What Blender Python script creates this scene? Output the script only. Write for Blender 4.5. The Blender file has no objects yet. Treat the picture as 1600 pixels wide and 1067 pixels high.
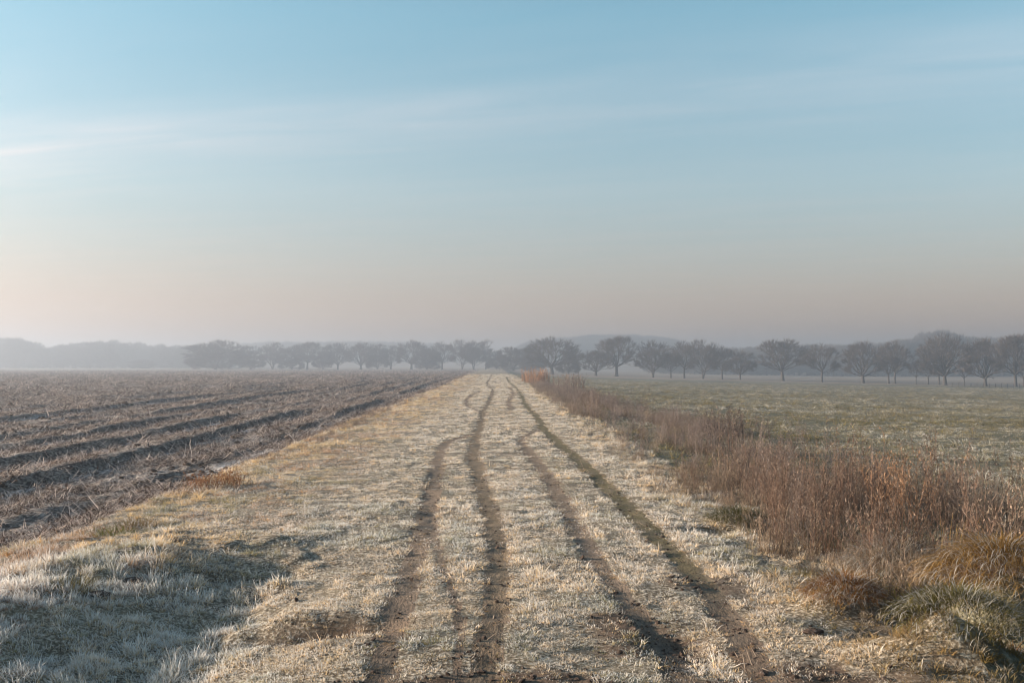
import bpy, math, random
import numpy as np

R = math.radians
rng = np.random.default_rng(7)
scene = bpy.context.scene
COL = scene.collection

# ------------------------------------------------------------------ camera
CAM_H = 1.8
FPX = 1555.0                      # focal length in pixels of the 1600 px wide photograph
HOR = 570.0                       # row of the horizon in the photograph
SKEW = 25.0 / FPX                 # the track runs a little left of the view axis
cam_d = bpy.data.cameras.new('camera')
cam_d.sensor_width = 36.0
cam_d.lens = 36.0 * FPX / 1600.0
cam_d.clip_start = 0.1
cam_d.clip_end = 6000
cam = bpy.data.objects.new('camera', cam_d)
COL.objects.link(cam)
cam.location = (0, 0, CAM_H)
cam.rotation_euler = (R(90) + math.atan((HOR - 533.5) / FPX), 0, 0)
scene.camera = cam

# ------------------------------------------------------------------ light, sky, exposure
SUN_AZ, SUN_EL = R(-87), R(11)   # azimuth measured from +Y, negative = to the left
to_sun = (math.sin(SUN_AZ) * math.cos(SUN_EL), math.cos(SUN_AZ) * math.cos(SUN_EL), math.sin(SUN_EL))
sun_d = bpy.data.lights.new('sun', 'SUN')
sun_d.energy = 5.0
sun_d.angle = R(0.6)
sun_d.color = (1.0, 0.84, 0.68)
sun = bpy.data.objects.new('sun', sun_d)
COL.objects.link(sun)
from mathutils import Vector
sun.rotation_euler = Vector(to_sun).to_track_quat('Z', 'Y').to_euler()

world = bpy.data.worlds.new('World')
scene.world = world
world.use_nodes = True
wn, wl = world.node_tree.nodes, world.node_tree.links
wn.clear()
w_out = wn.new('ShaderNodeOutputWorld')
w_bg = wn.new('ShaderNodeBackground')
w_bg.inputs['Strength'].default_value = 0.065
w_sky = wn.new('ShaderNodeTexSky')
w_sky.sky_type = 'NISHITA'
w_sky.sun_disc = False
w_sky.sun_elevation = SUN_EL
w_sky.sun_rotation = SUN_AZ
w_sky.altitude = 0
w_sky.air_density = 1.0
w_sky.dust_density = 0.95
w_sky.ozone_density = 2.5
# thin high cirrus: a layer far overhead, seen by direction
w_tc = wn.new('ShaderNodeTexCoord')
w_sep = wn.new('ShaderNodeSeparateXYZ')
wl.new(w_tc.outputs['Generated'], w_sep.inputs[0])


def wmath(op, a, b=None, c=None):
    n = wn.new('ShaderNodeMath')
    n.operation = op
    for i, v in enumerate((a, b, c)):
        if v is None:
            continue
        if isinstance(v, (int, float)):
            n.inputs[i].default_value = v
        else:
            wl.new(v, n.inputs[i])
    return n.outputs[0]


w_z = wmath('MAXIMUM', w_sep.outputs[2], 0.03)
w_px = wmath('DIVIDE', w_sep.outputs[0], w_z)
w_py = wmath('DIVIDE', w_sep.outputs[1], w_z)
ca, sa = math.cos(-0.325), math.sin(-0.325)
w_along = wmath('ADD', wmath('MULTIPLY', w_px, ca), wmath('MULTIPLY', w_py, sa))
w_acr = wmath('ADD', wmath('MULTIPLY', w_px, -sa), wmath('MULTIPLY', w_py, ca))
w_cmb = wn.new('ShaderNodeCombineXYZ')
wl.new(wmath('MULTIPLY', w_along, 0.55), w_cmb.inputs[0])
wl.new(wmath('MULTIPLY', w_acr, 2.2), w_cmb.inputs[1])
w_no = wn.new('ShaderNodeTexNoise')
w_no.inputs['Scale'].default_value = 1.1
w_no.inputs['Detail'].default_value = 6
w_no.inputs['Roughness'].default_value = 0.6
w_no.inputs['Distortion'].default_value = 0.5
wl.new(w_cmb.outputs[0], w_no.inputs['Vector'])
w_no2 = wn.new('ShaderNodeTexNoise')
w_no2.inputs['Scale'].default_value = 0.45
w_no2.inputs['Detail'].default_value = 3
wl.new(w_cmb.outputs[0], w_no2.inputs['Vector'])
# bank of cirrus: offset from its centre line, wavering
w_off = wmath('ADD', wmath('SUBTRACT', w_acr, 3.60), wmath('MULTIPLY', wmath('SUBTRACT', w_no2.outputs[0], 0.5), 1.1))
w_band = wmath('EXPONENT', wmath('MULTIPLY', wmath('MULTIPLY', w_off, w_off), -4.0))
w_mr = wn.new('ShaderNodeMapRange')
w_mr.inputs[1].default_value = 0.40
w_mr.inputs[2].default_value = 0.75
wl.new(w_no.outputs[0], w_mr.inputs[0])
w_mask = wmath('ADD', wmath('MULTIPLY', wmath('MULTIPLY', w_band, wmath('ADD', w_mr.outputs[0], 0.6)), 0.42),
               wmath('MULTIPLY', w_mr.outputs[0], 0.10))
w_mul = wn.new('ShaderNodeMix')
w_mul.data_type = 'RGBA'
w_mul.blend_type = 'MULTIPLY'
w_mul.inputs[0].default_value = 1.0
wl.new(w_sky.outputs[0], w_mul.inputs[6])
w_mul.inputs[7].default_value = (1.9, 1.28, 1.15, 1)
w_mix = wn.new('ShaderNodeMix')
w_mix.data_type = 'RGBA'
wl.new(w_mask, w_mix.inputs[0])
wl.new(w_sky.outputs[0], w_mix.inputs[6])
wl.new(w_mul.outputs[2], w_mix.inputs[7])
# tint by elevation: pink haze painted into the low sky, bluer higher up
w_el = wmath('ARCSINE', w_sep.outputs[2])
w_tr = wn.new('ShaderNodeValToRGB')
w_er = wn.new('ShaderNodeMapRange')
w_er.inputs[1].default_value, w_er.inputs[2].default_value = 0.0, R(45)
wl.new(w_el, w_er.inputs[0])
wl.new(w_er.outputs[0], w_tr.inputs[0])
SKY_TINT = [(0.0, (0.84, 0.52, 0.49)), (0.08, (0.97, 0.62, 0.55)), (0.22, (1.17, 0.98, 0.81)), (0.43, (1.04, 1.21, 0.99)), (1.0, (0.97, 1.08, 1.0))]
w_te = w_tr.color_ramp.elements
w_te[0].position, w_te[0].color = SKY_TINT[0][0], SKY_TINT[0][1] + (1,)
w_te[1].position, w_te[1].color = SKY_TINT[-1][0], SKY_TINT[-1][1] + (1,)
for p_, c_ in SKY_TINT[1:-1]:
    e_ = w_te.new(p_)
    e_.color = c_ + (1,)
w_fin = wn.new('ShaderNodeMix')
w_fin.data_type = 'RGBA'
w_fin.blend_type = 'MULTIPLY'
w_fin.inputs[0].default_value = 1.0
wl.new(w_mix.outputs[2], w_fin.inputs[6])
wl.new(w_tr.outputs[0], w_fin.inputs[7])
wl.new(w_fin.outputs[2], w_bg.inputs['Color'])
wl.new(w_bg.outputs[0], w_out.inputs['Surface'])

scene.view_settings.view_transform = 'Standard'
scene.view_settings.look = 'None'
scene.view_settings.exposure = 1.95
scene.view_settings.gamma = 1
scene.view_settings.use_curve_mapping = False
scene.render.engine = 'CYCLES'
scene.cycles.max_bounces = 8
scene.cycles.diffuse_bounces = 3
scene.cycles.transmission_bounces = 3
scene.cycles.volume_bounces = 3
scene.cycles.use_denoising = True
scene.cycles.filter_width = 1.15

HAZE_DENSITY = 0.0020
HAZE_ANISO = 0.58

# ------------------------------------------------------------------ helpers
M = {}


def new_mat(name):
    m = bpy.data.materials.new(name)
    m.use_nodes = True
    m.node_tree.nodes.clear()
    M[name] = m
    return m, m.node_tree.nodes, m.node_tree.links


def tri_mesh(name, v, f, mat=None, cols=None, smooth=False):
    """A mesh from numpy arrays: v (N,3); f (M,3) or (M,4)."""
    me = bpy.data.meshes.new(name)
    v = np.ascontiguousarray(v, dtype=np.float32)
    f = np.ascontiguousarray(f, dtype=np.int32)
    k = f.shape[1]
    me.vertices.add(len(v))
    me.vertices.foreach_set('co', v.ravel())
    me.loops.add(f.size)
    me.loops.foreach_set('vertex_index', f.ravel())
    me.polygons.add(len(f))
    me.polygons.foreach_set('loop_start', np.arange(0, f.size, k, dtype=np.int32))
    me.polygons.foreach_set('loop_total', np.full(len(f), k, dtype=np.int32))
    if smooth:
        me.polygons.foreach_set('use_smooth', np.ones(len(f), dtype=bool))
    if cols is not None:
        a = me.attributes.new('col', 'FLOAT_COLOR', 'POINT')
        c4 = np.ones((len(v), 4), dtype=np.float32)
        c4[:, :3] = cols
        a.data.foreach_set('color', c4.ravel())
    me.update(calc_edges=True)
    if mat is not None:
        me.materials.append(mat)
    return me


def link(name, me, parent=None, loc=None):
    o = bpy.data.objects.new(name, me)
    COL.objects.link(o)
    if parent is not None:
        o.parent = parent
    if loc is not None:
        o.location = loc
    return o


def tag(o, label=None, cat=None, group=None, kind=None):
    if label:
        o['label'] = label
    if cat:
        o['category'] = cat
    if group:
        o['group'] = group
    if kind:
        o['kind'] = kind
    return o


def _hash(ix, iy, seed):
    h = (ix.astype(np.int64) * 374761393 + iy.astype(np.int64) * 668265263 + seed * 974634777) & 0xFFFFFFFF
    h = ((h ^ (h >> 13)) * 1274126177) & 0xFFFFFFFF
    h = h ^ (h >> 16)
    return (h & 0xFFFFFF) / float(0xFFFFFF)


def vnoise(x, y, seed=0):
    x = np.asarray(x, dtype=np.float64)
    y = np.asarray(y, dtype=np.float64)
    ix, iy = np.floor(x), np.floor(y)
    fx, fy = x - ix, y - iy
    fx = fx * fx * (3 - 2 * fx)
    fy = fy * fy * (3 - 2 * fy)
    a = _hash(ix, iy, seed)
    b = _hash(ix + 1, iy, seed)
    c = _hash(ix, iy + 1, seed)
    d = _hash(ix + 1, iy + 1, seed)
    return (a + (b - a) * fx) * (1 - fy) + (c + (d - c) * fx) * fy


def fbm(x, y, seed=0, octv=4, gain=0.5):
    s, a, t = 0.0, 1.0, 0.0
    for i in range(octv):
        s = s + a * vnoise(np.asarray(x) * 2 ** i + 17.3 * i, np.asarray(y) * 2 ** i - 9.1 * i, seed + i)
        t += a
        a *= gain
    return s / t


def sstep(a, b, x):
    t = np.clip((x - a) / (b - a), 0, 1)
    return t * t * (3 - 2 * t)


# ------------------------------------------------------------------ the lie of the land
def su(u, v):
    """Pixel of the photograph on flat ground -> (s across the track, Y along the view)."""
    Y = CAM_H * FPX / (v - HOR)
    return ((u - 775.0) / FPX * Y, Y)


# wheel tracks: (pixels of the centre line, half width in metres, depth, strength)
RUTS = [
    ([(585, 1090), (600, 1030), (618, 970), (640, 900), (655, 850), (668, 800), (680, 745), (690, 705), (702, 692), (722, 685), (742, 679)], 0.135, 0.035, 0.85),
    ([(750, 1090), (757, 1030), (772, 960), (778, 890), (774, 840), (764, 795), (750, 750), (741, 715), (743, 690), (750, 665), (757, 640), (768, 620), (769, 609), (761, 600), (765, 592), (768, 586)], 0.135, 0.045, 1.0),
    ([(1085, 1090), (1050, 1040), (1012, 985), (965, 925), (925, 872), (896, 820), (872, 775), (850, 738), (828, 710), (813, 692), (822, 683), (842, 672)], 0.125, 0.045, 0.8),
    ([(1215, 1090), (1175, 1030), (1130, 960), (1075, 890), (1030, 845), (985, 800), (940, 755), (905, 722), (872, 694), (850, 672), (838, 652), (822, 635), (815, 620), (806, 606), (796, 597), (791, 589)], 0.15, 0.045, 1.0),
    ([(716, 1090), (718, 1010), (716, 955), (704, 915), (688, 870), (680, 830), (679, 790)], 0.055, 0.03, 1.0),
    ([(667, 812), (665, 775), (672, 750), (686, 735)], 0.055, 0.02, 0.9),
    ([(735, 635), (728, 630), (736, 618), (752, 612)], 0.14, 0.02, 0.8),
    ([(760, 652), (748, 645), (733, 636)], 0.09, 0.02, 0.8),
    ([(800, 640), (795, 628), (802, 615), (795, 605)], 0.15, 0.02, 0.75),
]


def smooth_line(pts):
    p = np.array([su(u, v) for u, v in pts])
    ly = np.log(p[:, 1])
    d = np.r_[0, np.cumsum(np.hypot(np.diff(p[:, 0]), np.diff(ly) * 3))]
    t = np.linspace(0, d[-1], 14 * len(pts))
    # Catmull-Rom in (s, log Y)
    q = np.c_[p[:, 0], ly]
    out = []
    for tt in t:
        i = int(np.clip(np.searchsorted(d, tt) - 1, 0, len(d) - 2))
        f = (tt - d[i]) / (d[i + 1] - d[i])
        p0, p1, p2, p3 = q[max(i - 1, 0)], q[i], q[i + 1], q[min(i + 2, len(q) - 1)]
        out.append(0.5 * ((2 * p1) + (-p0 + p2) * f + (2 * p0 - 5 * p1 + 4 * p2 - p3) * f * f + (-p0 + 3 * p1 - 3 * p2 + p3) * f ** 3))
    out = np.array(out)
    return np.c_[out[:, 0], np.exp(out[:, 1])]


RUT_LINES = [(smooth_line(p), w, d, k) for p, w, d, k in RUTS]


def rut_fields(s, Y):
    """Strength (0..1) of each wheel track at points; distance to a polyline, measured on the ground."""
    s = np.asarray(s, dtype=np.float64)
    Y = np.asarray(Y, dtype=np.float64)
    res = np.zeros((len(RUT_LINES),) + s.shape)
    near = (s > -2.2) & (s < 2.4) & (Y < 260) & (Y > 3)
    ss, yy = s[near], Y[near]
    for k, (ln, w, d, kk) in enumerate(RUT_LINES):
        best = np.full(ss.shape, 1e9)
        sel_all = (yy > ln[:, 1].min() - 1) & (yy < ln[:, 1].max() + 1)
        if not sel_all.any():
            continue
        s1, y1 = ss[sel_all], yy[sel_all]
        bb = np.full(s1.shape, 1e9)
        for i in range(len(ln) - 1):
            ax, ay = ln[i]
            bx, by = ln[i + 1]
            m = (y1 > min(ay, by) - 1.0) & (y1 < max(ay, by) + 1.0)
            if not m.any():
                continue
            dx, dy = bx - ax, by - ay
            l2 = dx * dx + dy * dy + 1e-12
            t = np.clip(((s1[m] - ax) * dx + (y1[m] - ay) * dy) / l2, 0, 1)
            dd = np.hypot(s1[m] - (ax + t * dx), y1[m] - (ay + t * dy))
            bb[m] = np.minimum(bb[m], dd)
        best[sel_all] = bb
        wob = (0.62 + 0.6 * fbm(ss * 5, yy * 2.2, 40 + k, 3)) * (0.84 + 0.30 * sstep(6, 13, yy))
        tmp = np.zeros(ss.shape)
        tmp[:] = 1 - sstep(0.62, 1.25, best / (w * wob))
        res[k][near] = tmp
    return res


MOUNDS = [  # (s, Y, radius s, radius Y, height): tussocks and dips near the camera, left ones shaped to cast shade
    (-3.4, 8.7, 0.8, 1.2, 0.10), (-4.0, 7.0, 0.8, 1.2, 0.10), (-2.35, 9.9, 0.5, 0.6, 0.08),  # left hummocks and the hollows after them, added to throw a broad shadow
    (-2.3, 7.7, 0.70, 1.7, -0.20), (-2.1, 5.9, 0.75, 1.3, -0.17), (-1.45, 5.6, 0.5, 0.7, 0.05),
    (-1.45, 7.2, 0.45, 0.16, 0.07), (-1.15, 6.85, 0.42, 0.15, -0.15), (1.14, 6.5, 0.2, 0.4, -0.06), (1.32, 6.05, 0.2, 0.4, -0.04),
    (2.55, 7.3, 0.30, 0.26, 0.17), (3.28, 8.15, 0.42, 0.36, 0.22), (3.45, 6.8, 0.44, 0.30, 0.44), (2.75, 6.0, 0.38, 0.24, 0.26),
    (2.9, 6.6, 0.28, 0.25, -0.16), (3.3, 5.5, 0.4, 0.3, -0.06), (2.55, 6.65, 0.25, 0.2, -0.07), (2.72, 11.3, 0.32, 0.35, 0.10), (2.45, 10.9, 0.3, 0.3, -0.12),
]
FURROWS_AT = np.array([-5.7, -7.45, -9.1, -11.3])


def field_edge(Y):
    return -4.55 + 0.35 * (fbm(Y * 0.16, Y * 0 + 3.3, 5, 3) - 0.5) - 0.9 * sstep(70, 190, Y)


def weed_edge(Y):
    return 2.45 + 0.5 * (fbm(Y * 0.25, Y * 0 + 1.7, 6, 3) - 0.5) + 0.9 * sstep(50, 110, Y)


def furrow_phase(s, Y):
    """Position across the ridges, in ridges; the ridges bend slightly to the left far off."""
    w = s - 0.55 * (fbm(Y * 0.045, s * 0.03, 11, 2) - 0.5) * 1.6 + 0.018 * np.maximum(Y - 35, 0)*np.clip(-s/12,0,1)
    return w / 1.83


def ground_parts(s, Y):
    s = np.asarray(s, dtype=np.float64)
    Y = np.asarray(Y, dtype=np.float64)
    z = np.zeros(np.broadcast(s, Y).shape)
    far = 1 - 0.8 * sstep(60, 250, np.hypot(s, Y))
    # the land falls away to the right of the track
    q = np.maximum(s - 2.7, 0)
    drop = -0.31 * (np.sqrt(q + 0.36) - 0.6) * (0.55 + 0.45 * sstep(10, 90, Y))
    z += np.maximum(drop, -3.9)
    # gentle large undulation, low hills in the distance
    z += 0.10 * (fbm(s * 0.05, Y * 0.05, 2, 3) - 0.5) * sstep(8, 40, np.hypot(s, Y))
    z += 17 * np.exp(-(((s - 118) / 95) ** 2 + ((Y - 900) / 130) ** 2))
    z += 11 * np.exp(-(((s + 130) / 190) ** 2 + ((Y - 960) / 140) ** 2))
    z += 13 * np.exp(-(((s - 420) / 60) ** 2 + ((Y - 850) / 90) ** 2))
    fe, we = field_edge(Y), weed_edge(Y)
    in_field = sstep(0.10, -0.25, s - fe)
    in_past = sstep(-0.4, 0.6, s - we)
    strip = (1 - in_field) * (1 - in_past)
    # ploughed ridges
    ph = furrow_phase(s, Y)
    fr = ph - np.floor(ph)
    ridge = np.where(fr < 0.70, sstep(0, 0.70, fr), 1 - sstep(0.73, 0.85, fr))
    amp = 0.03 + 0.13 * sstep(0.36, 0.60, fbm(np.floor(ph) * 3.7, Y * 0.075 + np.floor(ph) * 1.9, 21, 3))
    amp = amp * (1 - 0.55 * sstep(60, 220, Y)) * (1 - 0.5 * sstep(-12, -40, s))
    z += in_field * (ridge * amp - 0.14)
    z += in_field * far * (0.10 * (fbm(s * 2.2, Y * 1.1, 23, 3) - 0.5) + 0.10 * (fbm(s * 6.0, Y * 4.5, 24, 4, 0.65) - 0.5))
    # turf
    z += (strip * 0.75 + in_past * 0.95) * far * (0.085 * (fbm(s * 1.5, Y * 1.5, 31, 3) - 0.5) + 0.04 * (fbm(s * 6.5, Y * 6.5, 32, 3) - 0.5))
    lumpy = sstep(-1.3, -1.9, s) * sstep(12, 9, Y) + sstep(2.1, 2.5, s) * sstep(9, 7.5, Y)
    z += lumpy * 0.17 * (fbm(s * 3.1, Y * 3.1, 36, 3) - 0.5)
    z += in_past * far * 0.10 * (fbm(s * 2.3, Y * 2.3, 34, 3) - 0.5)
    z += strip * 0.03 * sstep(-4.6, -2.8, -np.abs(s))
    for ms, mY, rs, rY, h in MOUNDS:
        z += h * np.exp(-(((s - ms) / rs) ** 2 + ((Y - mY) / rY) ** 2))
    return z, in_field, in_past, strip, ridge, amp


def ground_z(s, Y, ruts=None):
    z = ground_parts(s, Y)[0]
    if ruts is None:
        ruts = rut_fields(s, Y)
    for k, (ln, w, d, kk) in enumerate(RUT_LINES):
        z = z - 0.24 * d * ruts[k]
    return z


def world_x(s, Y):
    return s - SKEW * Y


def place(u, Y):
    """World x and s of a photograph column at distance Y."""
    s = (u - 775.0) / FPX * Y
    return world_x(s, Y), s


def gz1(s, Y):
    return float(ground_z(np.array([s]), np.array([Y]))[0])


# ------------------------------------------------------------------ ground materials
def noise_node(n, l, vec, scale, detail=4, rough=0.55, dist=0.0):
    t = n.new('ShaderNodeTexNoise')
    t.inputs['Scale'].default_value = scale
    t.inputs['Detail'].default_value = detail
    t.inputs['Roughness'].default_value = rough
    t.inputs['Distortion'].default_value = dist
    l.new(vec, t.inputs['Vector'])
    return t.outputs[0]


def ramp_node(n, l, fac, stops):
    r = n.new('ShaderNodeValToRGB')
    el = r.color_ramp.elements
    while len(el) > 1:
        el.remove(el[-1])
    el[0].position = stops[0][0]
    el[0].color = tuple(stops[0][1]) + (1,)
    for p, c in stops[1:]:
        e = el.new(p)
        e.color = tuple(c) + (1,)
    l.new(fac, r.inputs[0])
    return r.outputs[0]


def range_node(n, l, v, a, b, c=0.0, d=1.0):
    m = n.new('ShaderNodeMapRange')
    m.inputs[1].default_value, m.inputs[2].default_value = a, b
    m.inputs[3].default_value, m.inputs[4].default_value = c, d
    l.new(v, m.inputs[0])
    return m.outputs[0]


def mix_node(n, l, fac, a, b, mode='MIX'):
    m = n.new('ShaderNodeMix')
    m.data_type = 'RGBA'
    m.blend_type = mode
    for i, v in ((0, fac), (6, a), (7, b)):
        if isinstance(v, (int, float)):
            m.inputs[i].default_value = v
        elif isinstance(v, tuple):
            m.inputs[i].default_value = v + (1,) if len(v) == 3 else v
        else:
            l.new(v, m.inputs[i])
    return m.outputs[2]


def math_node(n, l, op, a, b):
    m = n.new('ShaderNodeMath')
    m.operation = op
    for i, v in enumerate((a, b)):
        if isinstance(v, (int, float)):
            m.inputs[i].default_value = v
        else:
            l.new(v, m.inputs[i])
    return m.outputs[0]


def finish(n, l, col, rough, bump_h, dist, strength=1.0, spec=0.2):
    b = n.new('ShaderNodeBsdfPrincipled')
    o = n.new('ShaderNodeOutputMaterial')
    l.new(col, b.inputs['Base Color'])
    b.inputs['Roughness'].default_value = rough
    b.inputs['Specular IOR Level'].default_value = spec
    if bump_h is not None:
        bp = n.new('ShaderNodeBump')
        bp.inputs['Strength'].default_value = strength
        bp.inputs['Distance'].default_value = dist
        l.new(bump_h, bp.inputs['Height'])
        l.new(bp.outputs[0], b.inputs['Normal'])
    l.new(b.outputs[0], o.inputs['Surface'])


def pos_vec(n, l, scale=(1, 1, 1)):
    g = n.new('ShaderNodeNewGeometry')
    mp = n.new('ShaderNodeMapping')
    mp.inputs['Scale'].default_value = scale
    l.new(g.outputs['Position'], mp.inputs['Vector'])
    return mp.outputs[0]


def attr_node(n, name, kind='GEOMETRY'):
    a = n.new('ShaderNodeAttribute')
    a.attribute_name = name
    a.attribute_type = kind
    return a


def make_field_mat():
    m, n, l = new_mat('ploughed_soil')
    p = pos_vec(n, l)
    ps = pos_vec(n, l, (1.0, 0.45, 1.0))
    big = noise_node(n, l, p, 0.35, 4)
    mid = noise_node(n, l, ps, 3.2, 5, 0.6)
    fine = noise_node(n, l, ps, 24, 4, 0.7)
    soil = ramp_node(n, l, mid, [(0.3, (0.022, 0.014, 0.011)), (0.55, (0.05, 0.034, 0.027)), (0.75, (0.09, 0.064, 0.05))])
    straw = ramp_node(n, l, fine, [(0.35, (0.08, 0.054, 0.042)), (0.6, (0.34, 0.28, 0.23))])
    fr = attr_node(n, 'frost')
    f1 = math_node(n, l, 'ADD', math_node(n, l, 'MULTIPLY', fine, 0.8), math_node(n, l, 'MULTIPLY', mid, 0.5))
    c = mix_node(n, l, range_node(n, l, f1, 0.58, 0.78), soil, straw)
    frost_c = ramp_node(n, l, fine, [(0.3, (0.26, 0.24, 0.23)), (0.7, (0.62, 0.59, 0.56))])
    k = math_node(n, l, 'MULTIPLY', fr.outputs['Fac'], range_node(n, l, math_node(n, l, 'ADD', fine, big), 0.85, 1.15))
    c = mix_node(n, l, k, c, frost_c)
    h = math_node(n, l, 'ADD', fine, math_node(n, l, 'MULTIPLY', mid, 2.0))
    finish(n, l, c, 0.95, h, 0.05)


def make_turf_mat():
    m, n, l = new_mat('frosted_turf')
    p = pos_vec(n, l)
    big = noise_node(n, l, p, 0.5, 4)
    mid = noise_node(n, l, p, 4.5, 4, 0.6)
    fine = noise_node(n, l, p, 38, 4, 0.7)
    c = ramp_node(n, l, fine, [(0.36, (0.04, 0.029, 0.02)), (0.50, (0.15, 0.118, 0.08)), (0.64, (0.52, 0.46, 0.37))])
    c = mix_node(n, l, range_node(n, l, big, 0.42, 0.7, 0, 0.3), c, (0.30, 0.235, 0.145))
    so = attr_node(n, 'soil')
    dirt = ramp_node(n, l, mid, [(0.3, (0.05, 0.032, 0.02)), (0.7, (0.15, 0.10, 0.068))])
    c = mix_node(n, l, so.outputs['Fac'], c, dirt)
    h = math_node(n, l, 'ADD', fine, mid)
    finish(n, l, c, 0.95, h, 0.012)


def make_rut_mat():
    m, n, l = new_mat('rut_earth')
    p = pos_vec(n, l, (1.0, 0.35, 1.0))
    mid = noise_node(n, l, p, 5.5, 5, 0.62)
    fine = noise_node(n, l, p, 60, 3, 0.7)
    tint = attr_node(n, 'tint')
    c = ramp_node(n, l, fine, [(0.3, (0.45, 0.45, 0.45)), (0.7, (1.25, 1.22, 1.18))])
    c = mix_node(n, l, 1.0, tint.outputs['Color'], c, 'MULTIPLY')
    c = mix_node(n, l, range_node(n, l, mid, 0.45, 0.7, 0, 0.6), c, (0.17, 0.135, 0.10))
    h = math_node(n, l, 'ADD', math_node(n, l, 'MULTIPLY', fine, 0.6), math_node(n, l, 'MULTIPLY', mid, 1.2))
    finish(n, l, c, 0.9, h, 0.03)


def make_pasture_mat():
    m, n, l = new_mat('frosted_pasture')
    p = pos_vec(n, l)
    big = noise_node(n, l, p, 0.12, 4)
    mid = noise_node(n, l, p, 2.6, 5, 0.65)
    fine = noise_node(n, l, p, 17, 4, 0.7)
    c = ramp_node(n, l, fine, [(0.35, (0.028, 0.025, 0.017)), (0.5, (0.09, 0.086, 0.054)), (0.66, (0.22, 0.215, 0.165))])
    c = mix_node(n, l, range_node(n, l, big, 0.4, 0.65, 0, 0.45), c, (0.25, 0.205, 0.13))
    c = mix_node(n, l, range_node(n, l, mid, 0.56, 0.70, 0, 0.75), c, (0.06, 0.05, 0.032))
    h = math_node(n, l, 'ADD', fine, math_node(n, l, 'MULTIPLY', mid, 2.0))
    finish(n, l, c, 0.95, h, 0.06)


def make_stubble_mat():
    m, n, l = new_mat('pale_stubble')
    p = pos_vec(n, l, (0.25, 1.0, 1.0))
    big = noise_node(n, l, p, 0.05, 5)
    c = ramp_node(n, l, big, [(0.35, (0.12, 0.092, 0.066)), (0.5, (0.19, 0.145, 0.105)), (0.65, (0.26, 0.20, 0.145))])
    finish(n, l, c, 0.95, big, 0.1)


make_field_mat(); make_turf_mat(); make_rut_mat(); make_pasture_mat(); make_stubble_mat()

# ------------------------------------------------------------------ ground sheet
def spaced(a, b, d0, rate):
    out, x, d = [], a, d0
    sg = 1 if b > a else -1
    while (b - x) * sg > d * 0.6:
        x += d * sg
        d *= 1 + rate
        out.append(x)
    return out


cols = sorted(set(
    [-4.4] + spaced(-4.4, -12, 0.075, 0.002) + spaced(-12, -70, 0.1, 0.028) + spaced(-70, -1400, 2.0, 0.09)
    + list(np.arange(-4.35, 3.0, 0.05)) + spaced(3.0, 9, 0.07, 0.01) + spaced(9, 70, 0.14, 0.03) + spaced(70, 1400, 2.0, 0.09)))
rows = sorted(set(spaced(4.2, -400, 0.3, 0.15) + [4.2] + list(np.arange(4.25, 12, 0.05)) + spaced(11.97, 420, 0.06, 0.0085) + spaced(420, 1450, 4, 0.06)))
cols, rows = np.array(cols), np.array(rows)
S, YY = np.meshgrid(cols, rows)
ruts_g = rut_fields(S, YY)
Zp, in_f, in_p, strip_w, ridge_g, amp_g = ground_parts(S, YY)
Zg = Zp.copy()
for k, (ln, w, d, kk) in enumerate(RUT_LINES):
    Zg -= 0.24 * d * ruts_g[k]
V = np.stack([world_x(S, YY), YY, Zg], -1).reshape(-1, 3)
nr, nc = S.shape
idx = np.arange(nr * nc).reshape(nr, nc)
quads = np.stack([idx[:-1, :-1], idx[:-1, 1:], idx[1:, 1:], idx[1:, :-1]], -1).reshape(-1, 4)


def cellavg(a):
    return (0.25 * (a[:-1, :-1] + a[:-1, 1:] + a[1:, 1:] + a[1:, :-1])).ravel()


sc_, yc_ = cellavg(S), cellavg(YY)
fe_c, we_c = field_edge(yc_), weed_edge(yc_)
jit = 0.25 * (fbm(sc_ * 4, yc_ * 3, 71, 3) - 0.5)
reg = np.full(len(quads), 1)                                # 1 = grassy track
reg[sc_ + jit < fe_c - 0.05] = 0                            # 0 = ploughed field
pale_from = 232 - 0.16 * (sc_ - 100)
reg[sc_ + jit > we_c + 0.3] = 2                             # 2 = pasture
reg[(sc_ > we_c) & (yc_ > pale_from) & (sc_ > 6)] = 3       # 3 = pale stubble beyond the trees
reg[(yc_ > 430) & (reg != 3)] = 3
rut_c = np.stack([cellavg(r) for r in ruts_g])
rut_best = rut_c.argmax(0)
rut_val = rut_c.max(0)
RUT_OWNER = {0: 10, 1: 11, 2: 12, 3: 13, 4: 16, 5: 10, 6: 14, 7: 14, 8: 15}
on = (rut_val > 0.5) & (reg == 1)
reg[on] = np.array([RUT_OWNER[k] for k in range(9)])[rut_best[on]]

soil_attr = np.clip(sstep(0.45, 0.6, 0.67 * fbm(S * 1.1, YY * 1.6, 55, 3) + 0.16 * sstep(-0.9, 1.4, S) * (S < 2) * (YY < 9)
                          + 0.3 * sstep(5.75, 5.45, YY) * (np.abs(S - 0.5) < 1.6)) * sstep(11, 6.2, YY), 0, 1)
pitm = np.exp(-(((S + 1.12) / 0.42) ** 2 + ((YY - 6.85) / 0.22) ** 2)) + np.exp(-(((S - 1.14) / 0.17) ** 2 + ((YY - 6.45) / 0.4) ** 2))
soil_attr = np.clip(soil_attr + 1.3 * pitm, 0, 1)
fr_g = furrow_phase(S, YY) % 1.0
frost_attr = np.clip(0.30 - 0.3 * (fr_g > 0.70) * (fr_g < 0.88) + 0.9 * ((fr_g > 0.90) | (fr_g < 0.10)) * sstep(0.06, 0.14, amp_g) + 0.5 * (fbm(S * 0.6, YY * 0.3, 61, 3) - 0.5), 0, 1)  # frost in the troughs; less on steep faces, deepening furrow shade by colour
tint_g = np.zeros(S.shape + (3,))
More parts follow.
